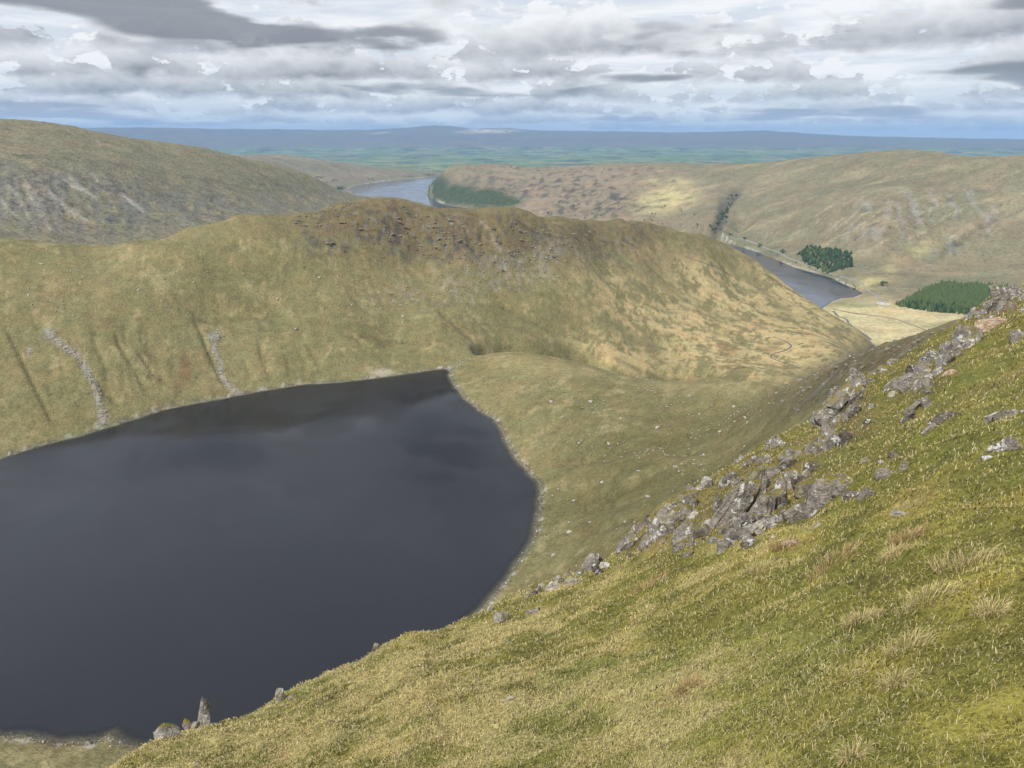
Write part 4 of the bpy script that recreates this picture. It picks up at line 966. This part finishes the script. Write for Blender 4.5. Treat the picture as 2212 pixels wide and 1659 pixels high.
# ------------------------------------------------------------------ boulders of the middle distance
M_BOULDER = plain_mat('boulder_stone', (0.34, 0.325, 0.30), 0.9, 0.35, 3.0, bd=0.4)
def small_rock_mesh(name, seed, mat):
    V, F = rock_verts(seed, 1, 0.85, 0.75, 2, 0.5)
    o = link_mesh(name, V, F, mat, False); me = o.data; bpy.data.objects.remove(o); return me
def build_boulders():
    rng = np.random.default_rng(21); x, y, z, u, v, sd = [COR[k].ravel() for k in ('x', 'y', 'z', 'u', 'v', 'sd')]
    r = np.hypot(x, y); ok = (sd > 1.0) & (r < 1500)
    def pick(w, n):
        w = np.where(ok, w, 0)*r**1.0; w = w/w.sum(); return rng.choice(len(x), n, p=w)
    clump = sstep(fbm(x/45, y/45, 501, 3), -0.05, 0.35)
    groups = [(blob(u, v, [(1350,980,260,190,20,1.0),(1200,850,150,80,0,0.8),(1550,880,150,60,0,0.7)])*clump, 900, 0.25, 0.75),
              (blob(u, v, [(250,640,330,110,0,1.0),(600,680,250,90,0,0.6)])*clump, 1500, 0.3, 0.9),
              (blob(u, v, [(1080,590,180,45,14,1.0),(880,640,90,30,0,0.9),(1180,570,90,40,30,0.9)]), 1700, 0.4, 1.1),
              (stroke(u, v, [(100,710),(130,738),(170,770),(195,815),(213,860),(222,912)], 6.5)*sstep(fbm(x/7, y/7, 511, 3), -0.25, 0.2), 900, 0.18, 0.75),
              (stroke(u, v, [(460,722),(462,745),(475,780),(478,812),(500,838),(520,850)], 4)*sstep(fbm(x/7, y/7, 512, 3), -0.25, 0.2), 420, 0.18, 0.7), (blob(u, v, [(462,724,13,8,0,1),(64,757,6,10,0,1)]), 160, 0.3, 0.8), (stroke(u, v, [(978,798),(992,786),(1010,774)], 4), 160, 0.25, 0.7),
              (np.exp(-((sd-2.0)/1.6)**2)*(v > 780), 1200, 0.15, 0.45), (blob(u, v, [(1850,800,170,45,24,1.0)]), 260, 0.2, 0.7)]
    base = [rock_verts(600+k, 1, 0.85, 0.7, 1, 0.5) for k in range(5)]
    VV = []; FF = []; off = 0
    for w, n, a, b in groups:
        for i in pick(w, n):
            s = a+(b-a)*rng.uniform()**2.2; Vb, Fb = base[rng.integers(5)]
            q = rng.uniform(0, 6.28); R = np.array([[math.cos(q), -math.sin(q), 0], [math.sin(q), math.cos(q), 0], [0, 0, 1]])
            VV.append((Vb*s)@R.T+np.array([x[i]+rng.normal(0, 0.0035*r[i]), y[i]+rng.normal(0, 0.0035*r[i]), z[i]+0.1*s])); FF.append(Fb+off); off += len(Vb)
    stuff(link_mesh('scree_stones', np.concatenate(VV), np.concatenate(FF), M_BOULDER, False), 'countless grey scree stones and pebbles strewn over the slopes round the tarn', 'stones')
    VV = []; FF = []; off = 0
    cm = blob(u, v, [(930,515,260,50,-8,1.0),(1080,520,120,40,0,1.0),(760,520,60,30,0,0.8),(1350,520,40,25,20,0.8),(1310,580,40,30,30,0.6),(840,480,60,25,0,0.7)])*sstep(fbm(x/30, y/22, 505, 3), -0.1, 0.25)
    sp_ = blob(u, v, [(1850,800,170,40,24,1.0),(1740,850,80,30,30,0.8)])*sstep(fbm(x/14, y/14, 506, 3), -0.1, 0.3)
    for w_, n_, a_, b_ in ((cm, 1900, 0.45, 1.5), (sp_, 650, 0.25, 0.85)):
        for i in pick(w_, n_):
            s = a_+(b_-a_)*rng.uniform()**2; Vb, Fb = base[rng.integers(5)]; q = rng.normal(0.4, 0.5); R = np.array([[math.cos(q), -math.sin(q), 0], [math.sin(q), math.cos(q), 0], [0, 0, 1]])
            VV.append((Vb*np.array([s*rng.uniform(1.0, 2.6), s*rng.uniform(0.8, 2.0), s*rng.uniform(0.6, 1.5)]))@R.T+np.array([x[i]+rng.normal(0, 0.003*r[i]), y[i]+rng.normal(0, 0.003*r[i]), z[i]-0.15*s])); FF.append(Fb+off); off += len(Vb)
    stuff(link_mesh('crag_rocks', np.concatenate(VV), np.concatenate(FF), plain_mat('crag_stone', (0.185, 0.168, 0.150), 0.95, 0.4, 2.0, bd=0.5), False), 'dark broken rocks of the crags along the middle ridge', 'rocks')
    # the larger boulders one can pick out
    mesh = [small_rock_mesh('boulder', 700+k, M_BOULDER) for k in range(4)]
    spots = [('pale boulders on the moraine right of the tarn', 'pale boulder lying on the grassy moraine right of the tarn', [(1420,925),(1443,940),(1510,895),(1380,1020),(1300,1045),(1240,1085),(1460,1010),(1555,935),(1340,905),(1275,870),(1190,870),(1215,905),(1315,965),(1250,960),(1585,880),(1490,860),(1400,1075),(1275,1130),(1520,985),(1350,1130),(1230,1150),(1195,1200),(1610,905),(1440,880)], (0.9, 1.9)),
             ('pale boulders on the bench below the ridge', 'pale boulder on the green bench above the far shore of the tarn', [(240,580),(350,655),(420,620),(62,640),(110,655),(180,600),(300,630),(520,640),(600,655),(90,575),(690,600),(760,660),(160,690),(640,720),(870,690)], (1.0, 2.0)),
             ('grey boulders standing along the tarn shore', 'grey boulder standing at the waterline of the right shore of the tarn', [(986,836),(1012,862),(1052,893),(1078,910),(1112,975),(1148,1018),(1172,1068),(1160,1150),(1128,1214),(1094,1262),(1070,1296)], (0.6, 1.1))]
    for g, lab, lst, (a, b) in spots:
        for (uu, vv) in lst:
            p, rr = hit(cor_z, uu, vv, 180, 1400, 350)
            s = rng.uniform(a, b); o = bpy.data.objects.new('boulder', mesh[rng.integers(4)]); COL.objects.link(o)
            o.location = p+np.array([0, 0, 0.1*s]); o.scale = (s, s*rng.uniform(0.7, 1.1), s*rng.uniform(0.7, 1.0)); o.rotation_euler = (0, 0, rng.uniform(0, 6.28)); tag(o, lab, 'boulder', g)
build_boulders()

# ------------------------------------------------------------------ weir, pool, streams, walls, road
def drape(fn, px, r0, r1, lift, step):
    P = np.array([hit(fn, u, v, r0, r1, 420)[0][:2] for u, v in px]); out = []
    for a, b in zip(P[:-1], P[1:]):
        n = max(1, int(np.hypot(*(b-a))/step)); out += [a+(b-a)*k/n for k in range(n)]
    out.append(P[-1]); out = np.array(out)
    for _ in range(2): out[1:-1] = (out[:-2]+2*out[1:-1]+out[2:])/4
    z = fn(out[:, 0], out[:, 1]); z = z[0] if isinstance(z, tuple) else z
    return np.c_[out, z+lift]
def ribbon(name, P, width, mat, fn=None, lift=0.1, wob=0.0):
    d = np.gradient(P[:, :2], axis=0); d /= np.linalg.norm(d, axis=1)[:, None]+1e-9; nrm = np.c_[-d[:, 1], d[:, 0]]
    w = width*(1+wob*fbm(np.arange(len(P))*0.37, np.zeros(len(P)), 8, 2))
    cols = []
    for k in (-0.5, 0, 0.5):
        q = P[:, :2]+nrm*(w*k)[:, None]; z = P[:, 2]
        if fn is not None:
            z = fn(q[:, 0], q[:, 1]); z = (z[0] if isinstance(z, tuple) else z)+lift
        cols.append(np.c_[q, z])
    V = np.stack(cols, 1).reshape(-1, 3)
    return link_mesh(name, V, grid_faces(len(P), 3), mat, True)
def wall_line(name, P, w, h, mat):
    d = np.gradient(P[:, :2], axis=0); d /= np.linalg.norm(d, axis=1)[:, None]+1e-9; nrm = np.c_[-d[:, 1], d[:, 0]]; rng = np.random.default_rng(len(P))
    top = h*(1+rng.normal(0, 0.10, len(P)))
    cols = [np.c_[P[:, :2]+nrm*w*0.6, P[:, 2]-1.2], np.c_[P[:, :2]+nrm*w*0.4, P[:, 2]+top], np.c_[P[:, :2]-nrm*w*0.4, P[:, 2]+top], np.c_[P[:, :2]-nrm*w*0.6, P[:, 2]-1.2]]
    return link_mesh(name, np.stack(cols, 1).reshape(-1, 3), grid_faces(len(P), 4), mat, False)
M_WALL = plain_mat('dry_stone', (0.165, 0.150, 0.128), 0.95, 0.4, 1.2, bd=0.3)
M_STREAM = plain_mat('stream_water', (0.030, 0.035, 0.042), 0.15, 0.3, 8.0, 0.5)
M_ROAD = plain_mat('road_tarmac', (0.24, 0.235, 0.225), 0.9, 0.1, 12.0)
M_PEAT = plain_mat('peat_bank', (0.150, 0.120, 0.075), 0.95, 0.3, 5.0)
def build_lines():
    for px, fn, r0, r1, w, nm in [([(1668,728),(1690,733),(1712,748),(1700,757),(1668,765),(1662,773),(1690,783),(1712,790),(1728,796)], cor_z, 700, 1500, 1.4, 'stream'),
                              ([(1585,797),(1600,795),(1640,793),(1650,798)], cor_z, 700, 1400, 0.9, 'stream'),
                              ([(1800,672),(1810,684),(1830,690),(1832,698),(1850,712),(1870,724),(1882,735)], val_z, 1800, 3000, 4, 'stream')]:
        P = drape(fn, px, r0, r1, 0.12, 6.0)
        struct(ribbon('stream_bank', P-np.array([0, 0, 0.0]), w*1.6, M_PEAT, fn, 0.15, 0.6)); struct(ribbon(nm, P, w, M_STREAM, fn, 0.30, 0.5))
    walls = [([(1535,575),(1580,596),(1630,618),(1690,645),(1740,668),(1780,690),(1810,708),(1840,728)], cor_z, 700, 1700, 0.6, 0.9, 'long dark stone wall running down the flank of the ridge'),
             ([(1480,556),(1535,575)], cor_z, 700, 1700, 0.6, 0.8, 'upper end of the stone wall on the ridge flank'),
             ([(1868,680),(1900,684),(1935,690),(1970,702),(2000,714)], val_z, 1800, 3000, 0.9, 1.3, 'dark stone wall curving across the pale meadow at the valley head'),
             ([(1800,668),(1835,676),(1868,680)], val_z, 1800, 3000, 1.4, 1.8, 'low wall between the stream mouth and the meadow'),
             ([(1940,626),(1968,628),(2000,632)], val_z, 2000, 3400, 1.4, 1.8, 'short wall running up to the large plantation'),
             ([(1838,572),(1860,578),(1878,585)], val_z, 2000, 3600, 1.4, 1.8, 'short wall right of the small dark plantation')]
    for px, fn, r0, r1, w, h, lab in walls:
        tag(wall_line('dry_stone_wall', drape(fn, px, r0, r1, 0.0, 7.0), w, h, M_WALL), lab, 'stone wall', 'dry stone walls in the valley')
    P = drape(val_z, [(1570,507),(1600,516),(1640,530),(1680,545),(1700,556),(1740,573),(1780,588),(1820,598),(1862,610),(1868,622),(1880,632),(1896,638),(1900,646),(1912,655)], 2000, 4200, 0.3, 14.0)
    struct(ribbon('road', P, 5.5, M_ROAD, val_z, 0.5))
    p, r = hit(val_z, 1908, 657, 2000, 3400); q = np.linspace(0, 2*np.pi, 24, endpoint=False)
    pk = np.c_[p[0]+17*np.cos(q), p[1]+22*np.sin(q)]; zz = val_z(pk[:, 0], pk[:, 1])[0]
    struct(link_mesh('car_park', np.r_[np.c_[pk, zz+0.6], [[p[0], p[1], zz.mean()+0.6]]], [(i, (i+1) % 24, 24) for i in range(24)], plain_mat('car_park_gravel', (0.44, 0.42, 0.385), 0.9, 0.1, 9.0)))
    paint = [(0.62, 0.63, 0.65), (0.05, 0.08, 0.16), (0.10, 0.10, 0.11)]
    glass = plain_mat('car_glass', (0.03, 0.035, 0.04), 0.1, 0.1, 1.0, 0.5); tyre = plain_mat('tyre_rubber', (0.02, 0.02, 0.02), 0.9, 0.1, 1.0)
    for k, (dx, dy, nm) in enumerate([(-9, 4, 'silver'), (3, -6, 'dark blue'), (12, 8, 'dark grey')]):
        e = bpy.data.objects.new('parked_car', None); COL.objects.link(e); e.location = (p[0]+dx, p[1]+dy, float(zz.mean())+0.6); e.rotation_euler = (0, 0, 0.5+k)
        tag(e, nm+' car parked on the gravel car park at the head of the reservoir', 'car', 'cars on the car park')
        pm = plain_mat('car_paint', paint[k], 0.35, 0.05, 1.0, 0.5)
        prof = [(-2.1, 0.35), (-2.15, 0.8), (-1.9, 0.95), (1.0, 0.95), (2.0, 0.75), (2.1, 0.35)]; cab = [(-1.85, 0.95), (-1.45, 1.45), (0.2, 1.45), (0.95, 0.95)]
        for nm2, pr, hw, mt in (('body', prof, 0.85, pm), ('cabin', cab, 0.72, glass)):
            n = len(pr); V = [(a, -hw, b) for a, b in pr]+[(a, hw, b) for a, b in pr]
            link_mesh(nm2, V, [tuple(range(n)), tuple(range(2*n-1, n-1, -1))]+[(i, n+i, n+(i+1) % n, (i+1) % n) for i in range(n)], mt, False, parent=e)
        for wx in (-1.3, 1.3):
            for wy in (-0.85, 0.85):
                q8 = np.linspace(0, 2*np.pi, 12, endpoint=False); V = np.r_[np.c_[wx+0.33*np.cos(q8), np.full(12, wy-0.1), 0.33+0.33*np.sin(q8)], np.c_[wx+0.33*np.cos(q8), np.full(12, wy+0.1), 0.33+0.33*np.sin(q8)]]
                link_mesh('wheel', V, [tuple(range(12)), tuple(range(23, 11, -1))]+[(i, 12+i, 12+(i+1) % 12, (i+1) % 12) for i in range(12)], tyre, False, parent=e)
    # little pool on the ridge
    q = np.linspace(0, 2*np.pi, 30, endpoint=False); p = POOL; zz = POOL[2]-0.35
    rad = 1+0.3*fbm(np.cos(q)*2, np.sin(q)*2, 4, 2); pk = np.c_[p[0]+15*rad*np.cos(q), p[1]+12*rad*np.sin(q)]
    struct(link_mesh('pool', np.r_[np.c_[pk, np.full(30, zz)], [[p[0], p[1], zz]]], [(i, (i+1) % 30, 30) for i in range(30)], plain_mat('pool_water', (0.05, 0.055, 0.06), 0.05, 0.1, 9, 0.5)))
    # outlet weir
    a = at(955, 796, z=TARN_Z); b = at(977, 803, z=TARN_Z); e = bpy.data.objects.new('weir', None); COL.objects.link(e); e.location = a
    tag(e, 'low stone weir across the outlet at the far tip of the tarn', 'weir')
    d = (b-a)[:2]; L = np.hypot(*d); d = d/L; nn = np.array([-d[1], d[0]])
    for nm2, s0, s1, h, w in (('wall', 0, 0.55*L, 0.9, 1.4), ('spillway', 0.55*L, 0.75*L, 0.35, 1.1), ('wall', 0.75*L, L, 1.3, 1.6)):
        V = []
        for s_, sd_ in ((s0, -1), (s1, -1), (s1, 1), (s0, 1)):
            q2 = d*s_+nn*sd_*w*0.5; V += [(q2[0], q2[1], -1.5), (q2[0], q2[1], h)]
        link_mesh(nm2, V, [(0, 2, 3, 1), (2, 4, 5, 3), (4, 6, 7, 5), (6, 0, 1, 7), (1, 3, 5, 7)], M_WALL, False, parent=e)
build_lines()

# ------------------------------------------------------------------ trees
def leaf_mat(name, c1, c2):
    m, N, b = new_mat(name); tc = N.n('ShaderNodeTexCoord'); oi = N.n('ShaderNodeObjectInfo')
    k = N.m('ADD', N.m('MULTIPLY', N.noise(tc.outputs['Object'], 0.10, 4, 0.7), 0.9), N.m('MULTIPLY', oi.outputs['Random'], 0.6))
    N.put(b.inputs['Base Color'], N.mix(N.ss(k, 0.35, 0.95), c1, c2)); return m
M_SPRUCE = leaf_mat('spruce_needles', (0.022, 0.042, 0.022), (0.050, 0.085, 0.036)); M_LARCH = leaf_mat('young_conifer_needles', (0.018, 0.038, 0.016), (0.090, 0.128, 0.042)); M_BROAD = leaf_mat('broad_leaves', (0.060, 0.095, 0.028), (0.120, 0.165, 0.050))
M_BARK = plain_mat('bark', (0.060, 0.048, 0.036), 0.95, 0.3, 0.5)
def conifer_mesh(name, seed, mat, ht=1.0, wide=0.40):
    rng = np.random.default_rng(seed); V = []; F = []
    def ring(z0, r0, z1, n):
        i = len(V); V.append((0, 0, z1))
        for k in range(n):
            a = 2*np.pi*(k+rng.uniform(-.25, .25))/n; rr = r0*(1.15 if k % 2 else 0.62)*rng.uniform(0.8, 1.2); V.append((rr*math.cos(a), rr*math.sin(a), z0+rng.uniform(-.03, .03)))
        for k in range(n): F.append((i, i+1+k, i+1+(k+1) % n))
    for k in range(4): V.append((0.02*math.cos(k*1.57), 0.02*math.sin(k*1.57), -0.12))
    V.append((0, 0, 0.5)); F.extend([(k, (k+1) % 4, 4) for k in range(4)])
    for j in range(8):
        f = j/8; ring(0.06+0.86*f, wide*(1-f)**0.8+0.015, 0.06+0.86*f+0.24*(1-0.4*f), 9)
    o = link_mesh(name, np.array(V)*ht, F, mat, False); me = o.data; me.materials.append(M_BARK); bpy.data.objects.remove(o); return me
def broad_mesh(name, seed, n=260):
    rng = np.random.default_rng(seed); V = []; F = []
    for k in range(5):
        a = k*2*math.pi/5; V += [(0.035*math.cos(a), 0.035*math.sin(a), -0.1), (0.02*math.cos(a), 0.02*math.sin(a), 0.6)]
    F += [(2*k, (2*k+2) % 10, (2*k+3) % 10, 2*k+1) for k in range(5)]
    cl = [(rng.normal(0, 0.2), rng.normal(0, 0.2), rng.uniform(0.35, 0.85), rng.uniform(0.14, 0.26)) for _ in range(9)]
    for k in range(n):
        cx, cy, cz, cr = cl[rng.integers(9)]; d = rng.normal(0, 1, 3); d /= np.linalg.norm(d); c = np.array([cx, cy, cz])+d*cr*rng.uniform(0.6, 1.0)
        a = rng.normal(0, 1, 3); a /= np.linalg.norm(a); b = np.cross(a, d); b /= np.linalg.norm(b)+1e-9; a2 = np.cross(b, d*0.6+a*0.4); i = len(V); s = rng.uniform(0.04, 0.075)
        V += [tuple(c-b*s-a2*s), tuple(c+b*s-a2*s), tuple(c+b*s+a2*s), tuple(c-b*s+a2*s)]; F.append((i, i+1, i+2, i+3))
    o = link_mesh(name, V, F, M_BROAD, False); me = o.data; bpy.data.objects.remove(o); return me
def tree_parts(seed):
    me = broad_mesh('crown', seed); bm = bmesh.new(); bm.from_mesh(me); tr = bm.copy()
    bmesh.ops.delete(bm, geom=[f for f in bm.faces if f.index < 5], context='FACES'); bm.to_mesh(me); bm.free()
    tr.faces.ensure_lookup_table(); bmesh.ops.delete(tr, geom=[f for f in tr.faces if f.index >= 5], context='FACES')
    mt = bpy.data.meshes.new('trunk'); tr.to_mesh(mt); tr.free(); mt.materials.append(M_BARK); return me, mt
def inside_samples(px, z0, spacing, rng):
    poly = np.array([at(u, v, z=z0)[:2] for u, v in px]); mn, mx_ = poly.min(0), poly.max(0)
    X, Y = np.meshgrid(np.arange(mn[0], mx_[0], spacing), np.arange(mn[1], mx_[1], spacing)); X = X.ravel()+rng.normal(0, spacing*0.28, X.size); Y = Y.ravel()+rng.normal(0, spacing*0.28, Y.size)
    k = sdf(X, Y, poly) < 0; return X[k], Y[k]
def place(name, me, x, y, z, s, rng, lab, cat, grp, sq=1.0):
    o = bpy.data.objects.new(name, me); COL.objects.link(o); o.location = (x, y, z); o.scale = (s*sq, s*sq, s); o.rotation_euler = (0, 0, rng.uniform(0, 6.28)); tag(o, lab, cat, grp); return o
def join_copies(name, meshes, X, Y, Z, S, rng, mat, lab, cat):
    VV = []; FF = []; off = 0
    data = []
    for me in meshes:
        V = np.array([v.co[:] for v in me.vertices]); F = []
        for p in me.polygons:
            q = list(p.vertices); F += [(q[0], q[i], q[i+1]) for i in range(1, len(q)-1)]
        data.append((V, np.array(F)))
    for i in range(len(X)):
        V, F = data[rng.integers(len(data))]; a = rng.uniform(0, 6.28); c_, s_ = math.cos(a), math.sin(a); sq = rng.uniform(0.85, 1.2)
        VV.append(np.c_[(V[:, 0]*c_-V[:, 1]*s_)*S[i]*sq+X[i], (V[:, 0]*s_+V[:, 1]*c_)*S[i]*sq+Y[i], V[:, 2]*S[i]+Z[i]]); FF.append(F+off); off += len(V)
    return stuff(link_mesh(name, np.concatenate(VV), np.concatenate(FF), mat, False), lab, cat)
def build_trees():
    rng = np.random.default_rng(33)
    sp = [conifer_mesh('spruce', 800+k, M_SPRUCE) for k in range(4)]; la = [conifer_mesh('young_conifer', 820+k, M_LARCH, 1.0, 0.34) for k in range(4)]; br = [broad_mesh('broadleaf', 840+k) for k in range(4)]
    X, Y = inside_samples([(1934,657),(1985,633),(2030,617),(2090,620),(2165,632),(2240,650),(2210,690),(2100,680),(2020,672)], -462, 8.0, rng); Z = val_z(X, Y)[0]
    d = np.hypot(X, Y); order = np.argsort(d); vis = np.arctan2(X, Y) < ray(2150, 650)[0]
    order = np.array([i for i in order if vis[i]]+[i for i in order if not vis[i]]); H = rng.uniform(9, 19, len(X))+3*fbm(X/60, Y/60, 9, 2)
    for i in order[:300]: place('conifer_tree', la[rng.integers(4)], X[i], Y[i], Z[i]-0.4, H[i], rng, 'mid green conifer in the large plantation on the valley floor', 'conifer tree', 'conifers of the large plantation')
    o = order[300:]; join_copies('plantation_interior', la, X[o], Y[o], Z[o]-0.4, H[o], rng, M_LARCH, 'mass of conifers filling the back of the large plantation', 'trees')
    X, Y = inside_samples([(1722,553),(1745,549),(1790,558),(1838,573),(1838,584),(1790,584),(1745,568)], -456, 11.5, rng); Z = val_z(X, Y)[0]
    for i in range(len(X)):
        mid = 1740 < proj(X[i], Y[i], Z[i])[0] < 1785 and rng.uniform() < 0.6
        place('spruce_tree', (la if mid else sp)[rng.integers(4)], X[i], Y[i], Z[i]-0.4, rng.uniform(9, 15), rng, 'dark spruce in the small plantation above the reservoir road', 'spruce tree', 'conifers of the small plantation', 1.45)
    lst = [(1641,533,14,'round broadleaf tree on the far shore of the near reservoir end'),(1690,546,13,'spreading bush on the bank between the reservoir and the road'),(1608,519,11,'tree beside the road where the reservoir disappears behind the ridge'),(1905,618,14,'tree in the bend of the road above the car park'),(1578,509,10,'small tree left of the roadside tree'),(1556,500,11,'tree at the foot of the wooded ravine'),(1540,497,9,'lowest tree seen over the ridge below the ravine')]
    for u, v, h, lab in lst:
        p, r = hit(val_z, u, v, 2000, 5200); e = place('broadleaf_tree', None, *(p-np.array([0, 0, 0.3])), h*1.25, rng, lab, 'tree', 'broadleaf trees by the reservoir', 1.25)
        for nm, me in zip(('crown', 'trunk'), tree_parts(880+int(u) % 7)):
            ch = bpy.data.objects.new(nm, me); COL.objects.link(ch); ch.parent = e
    for k in range(46):
        f = rng.uniform(); u = 1590-f*48+rng.normal(0, 5); v = 422+f*80+rng.normal(0, 3); p, r = hit(val_z, u, v, 2400, 5600, 300)
        place('broadleaf_tree', br[rng.integers(4)], *(p-np.array([0, 0, 0.3])), rng.uniform(8, 14), rng, 'dark tree growing in the steep ravine across the valley', 'tree', 'trees in the ravine', 1.2)
    for k in range(34):
        f = rng.uniform(); u = 1600+f*250; v = np.interp(u, [1590, 1700, 1790, 1850], [520, 556, 594, 626])+rng.normal(-1, 4); p, r = hit(val_z, u, v, 2000, 4200, 300)
        place('shrub', br[rng.integers(4)], *(p-np.array([0, 0, 0.3])), rng.uniform(3, 6), rng, 'low green shrub on the strip between reservoir and road', 'shrub', 'shrubs along the reservoir bank', 1.5)
    for k in range(40):
        u = rng.uniform(1120, 1520); v = rng.uniform(445, 492); p, r = hit(val_z, u, v, 2600, 6200, 300)
        place('shrub', br[rng.integers(4)], *(p-np.array([0, 0, 0.3])), rng.uniform(5, 10), rng, 'scattered dark thorn bush on the bracken slope beyond the ridge', 'shrub', 'thorn bushes beyond the ridge', 1.2)
    # woods on the far hill and round the far shore
    x, y, z, u, v, sd = [VAL[k].ravel() for k in ('x', 'y', 'z', 'u', 'v', 'sd')]
    r = np.hypot(x, y); w = np.where(sd > 15, (blob(u, v, WOOD_BLOBS) > 0.38)*r, 0); i = rng.choice(len(x), 2300, p=w/w.sum())
    small = [broad_mesh('wood', 860+k, 32) for k in range(3)]
    join_copies('far_woodland', small, x[i]+rng.normal(0, 8, len(i)), y[i]+rng.normal(0, 8, len(i)), z[i]-1, rng.uniform(9, 16, len(i)), rng, M_BROAD, 'broadleaf wood clothing the far hill above the reservoir', 'woodland')
    w = np.where(sd > 10, blob(u, v, [(735,408,14,5,0,1),(690,385,16,3,0,1),(722,390,8,3,0,1),(705,396,10,3,0,0.7),(800,388,16,4,0,0.9),(850,384,12,3,0,0.8),(885,382,20,3,0,0.9),(930,379,14,3,0,1),(1120,366,30,3,0,0.6),(780,392,20,3,0,0.5)])**3*r, 0); i = rng.choice(len(x), 420, p=w/w.sum())
    join_copies('shore_woodland', small, x[i]+rng.normal(0, 10, len(i)), y[i]+rng.normal(0, 10, len(i)), z[i]-1, rng.uniform(12, 20, len(i)), rng, M_SPRUCE, 'dark clumps of wood round the far end of the reservoir', 'woodland')
build_trees()

# ------------------------------------------------------------------ the air
def build_haze():
    x0, x1, y0, y1, z0, z1 = -52000, 52000, -3000, 50000, -1400, 480
    V = [(x, y, z) for z in (z0, z1) for y in (y0, y1) for x in (x0, x1)]
    o = link_mesh('haze', V, [(0, 2, 3, 1), (4, 5, 7, 6), (0, 1, 5, 4), (2, 6, 7, 3), (0, 4, 6, 2), (1, 3, 7, 5)], None, False)
    m = bpy.data.materials.new('haze_air'); m.use_nodes = True; t = m.node_tree; t.nodes.clear()
    out = t.nodes.new('ShaderNodeOutputMaterial'); vol = t.nodes.new('ShaderNodeVolumePrincipled')
    vol.inputs['Color'].default_value = (0.34, 0.60, 1.0, 1); vol.inputs['Density'].default_value = 2.9e-5; vol.inputs['Anisotropy'].default_value = 0.0
    t.links.new(vol.outputs[0], out.inputs['Volume']); o.data.materials.append(m); o['kind'] = 'stuff'
build_haze()
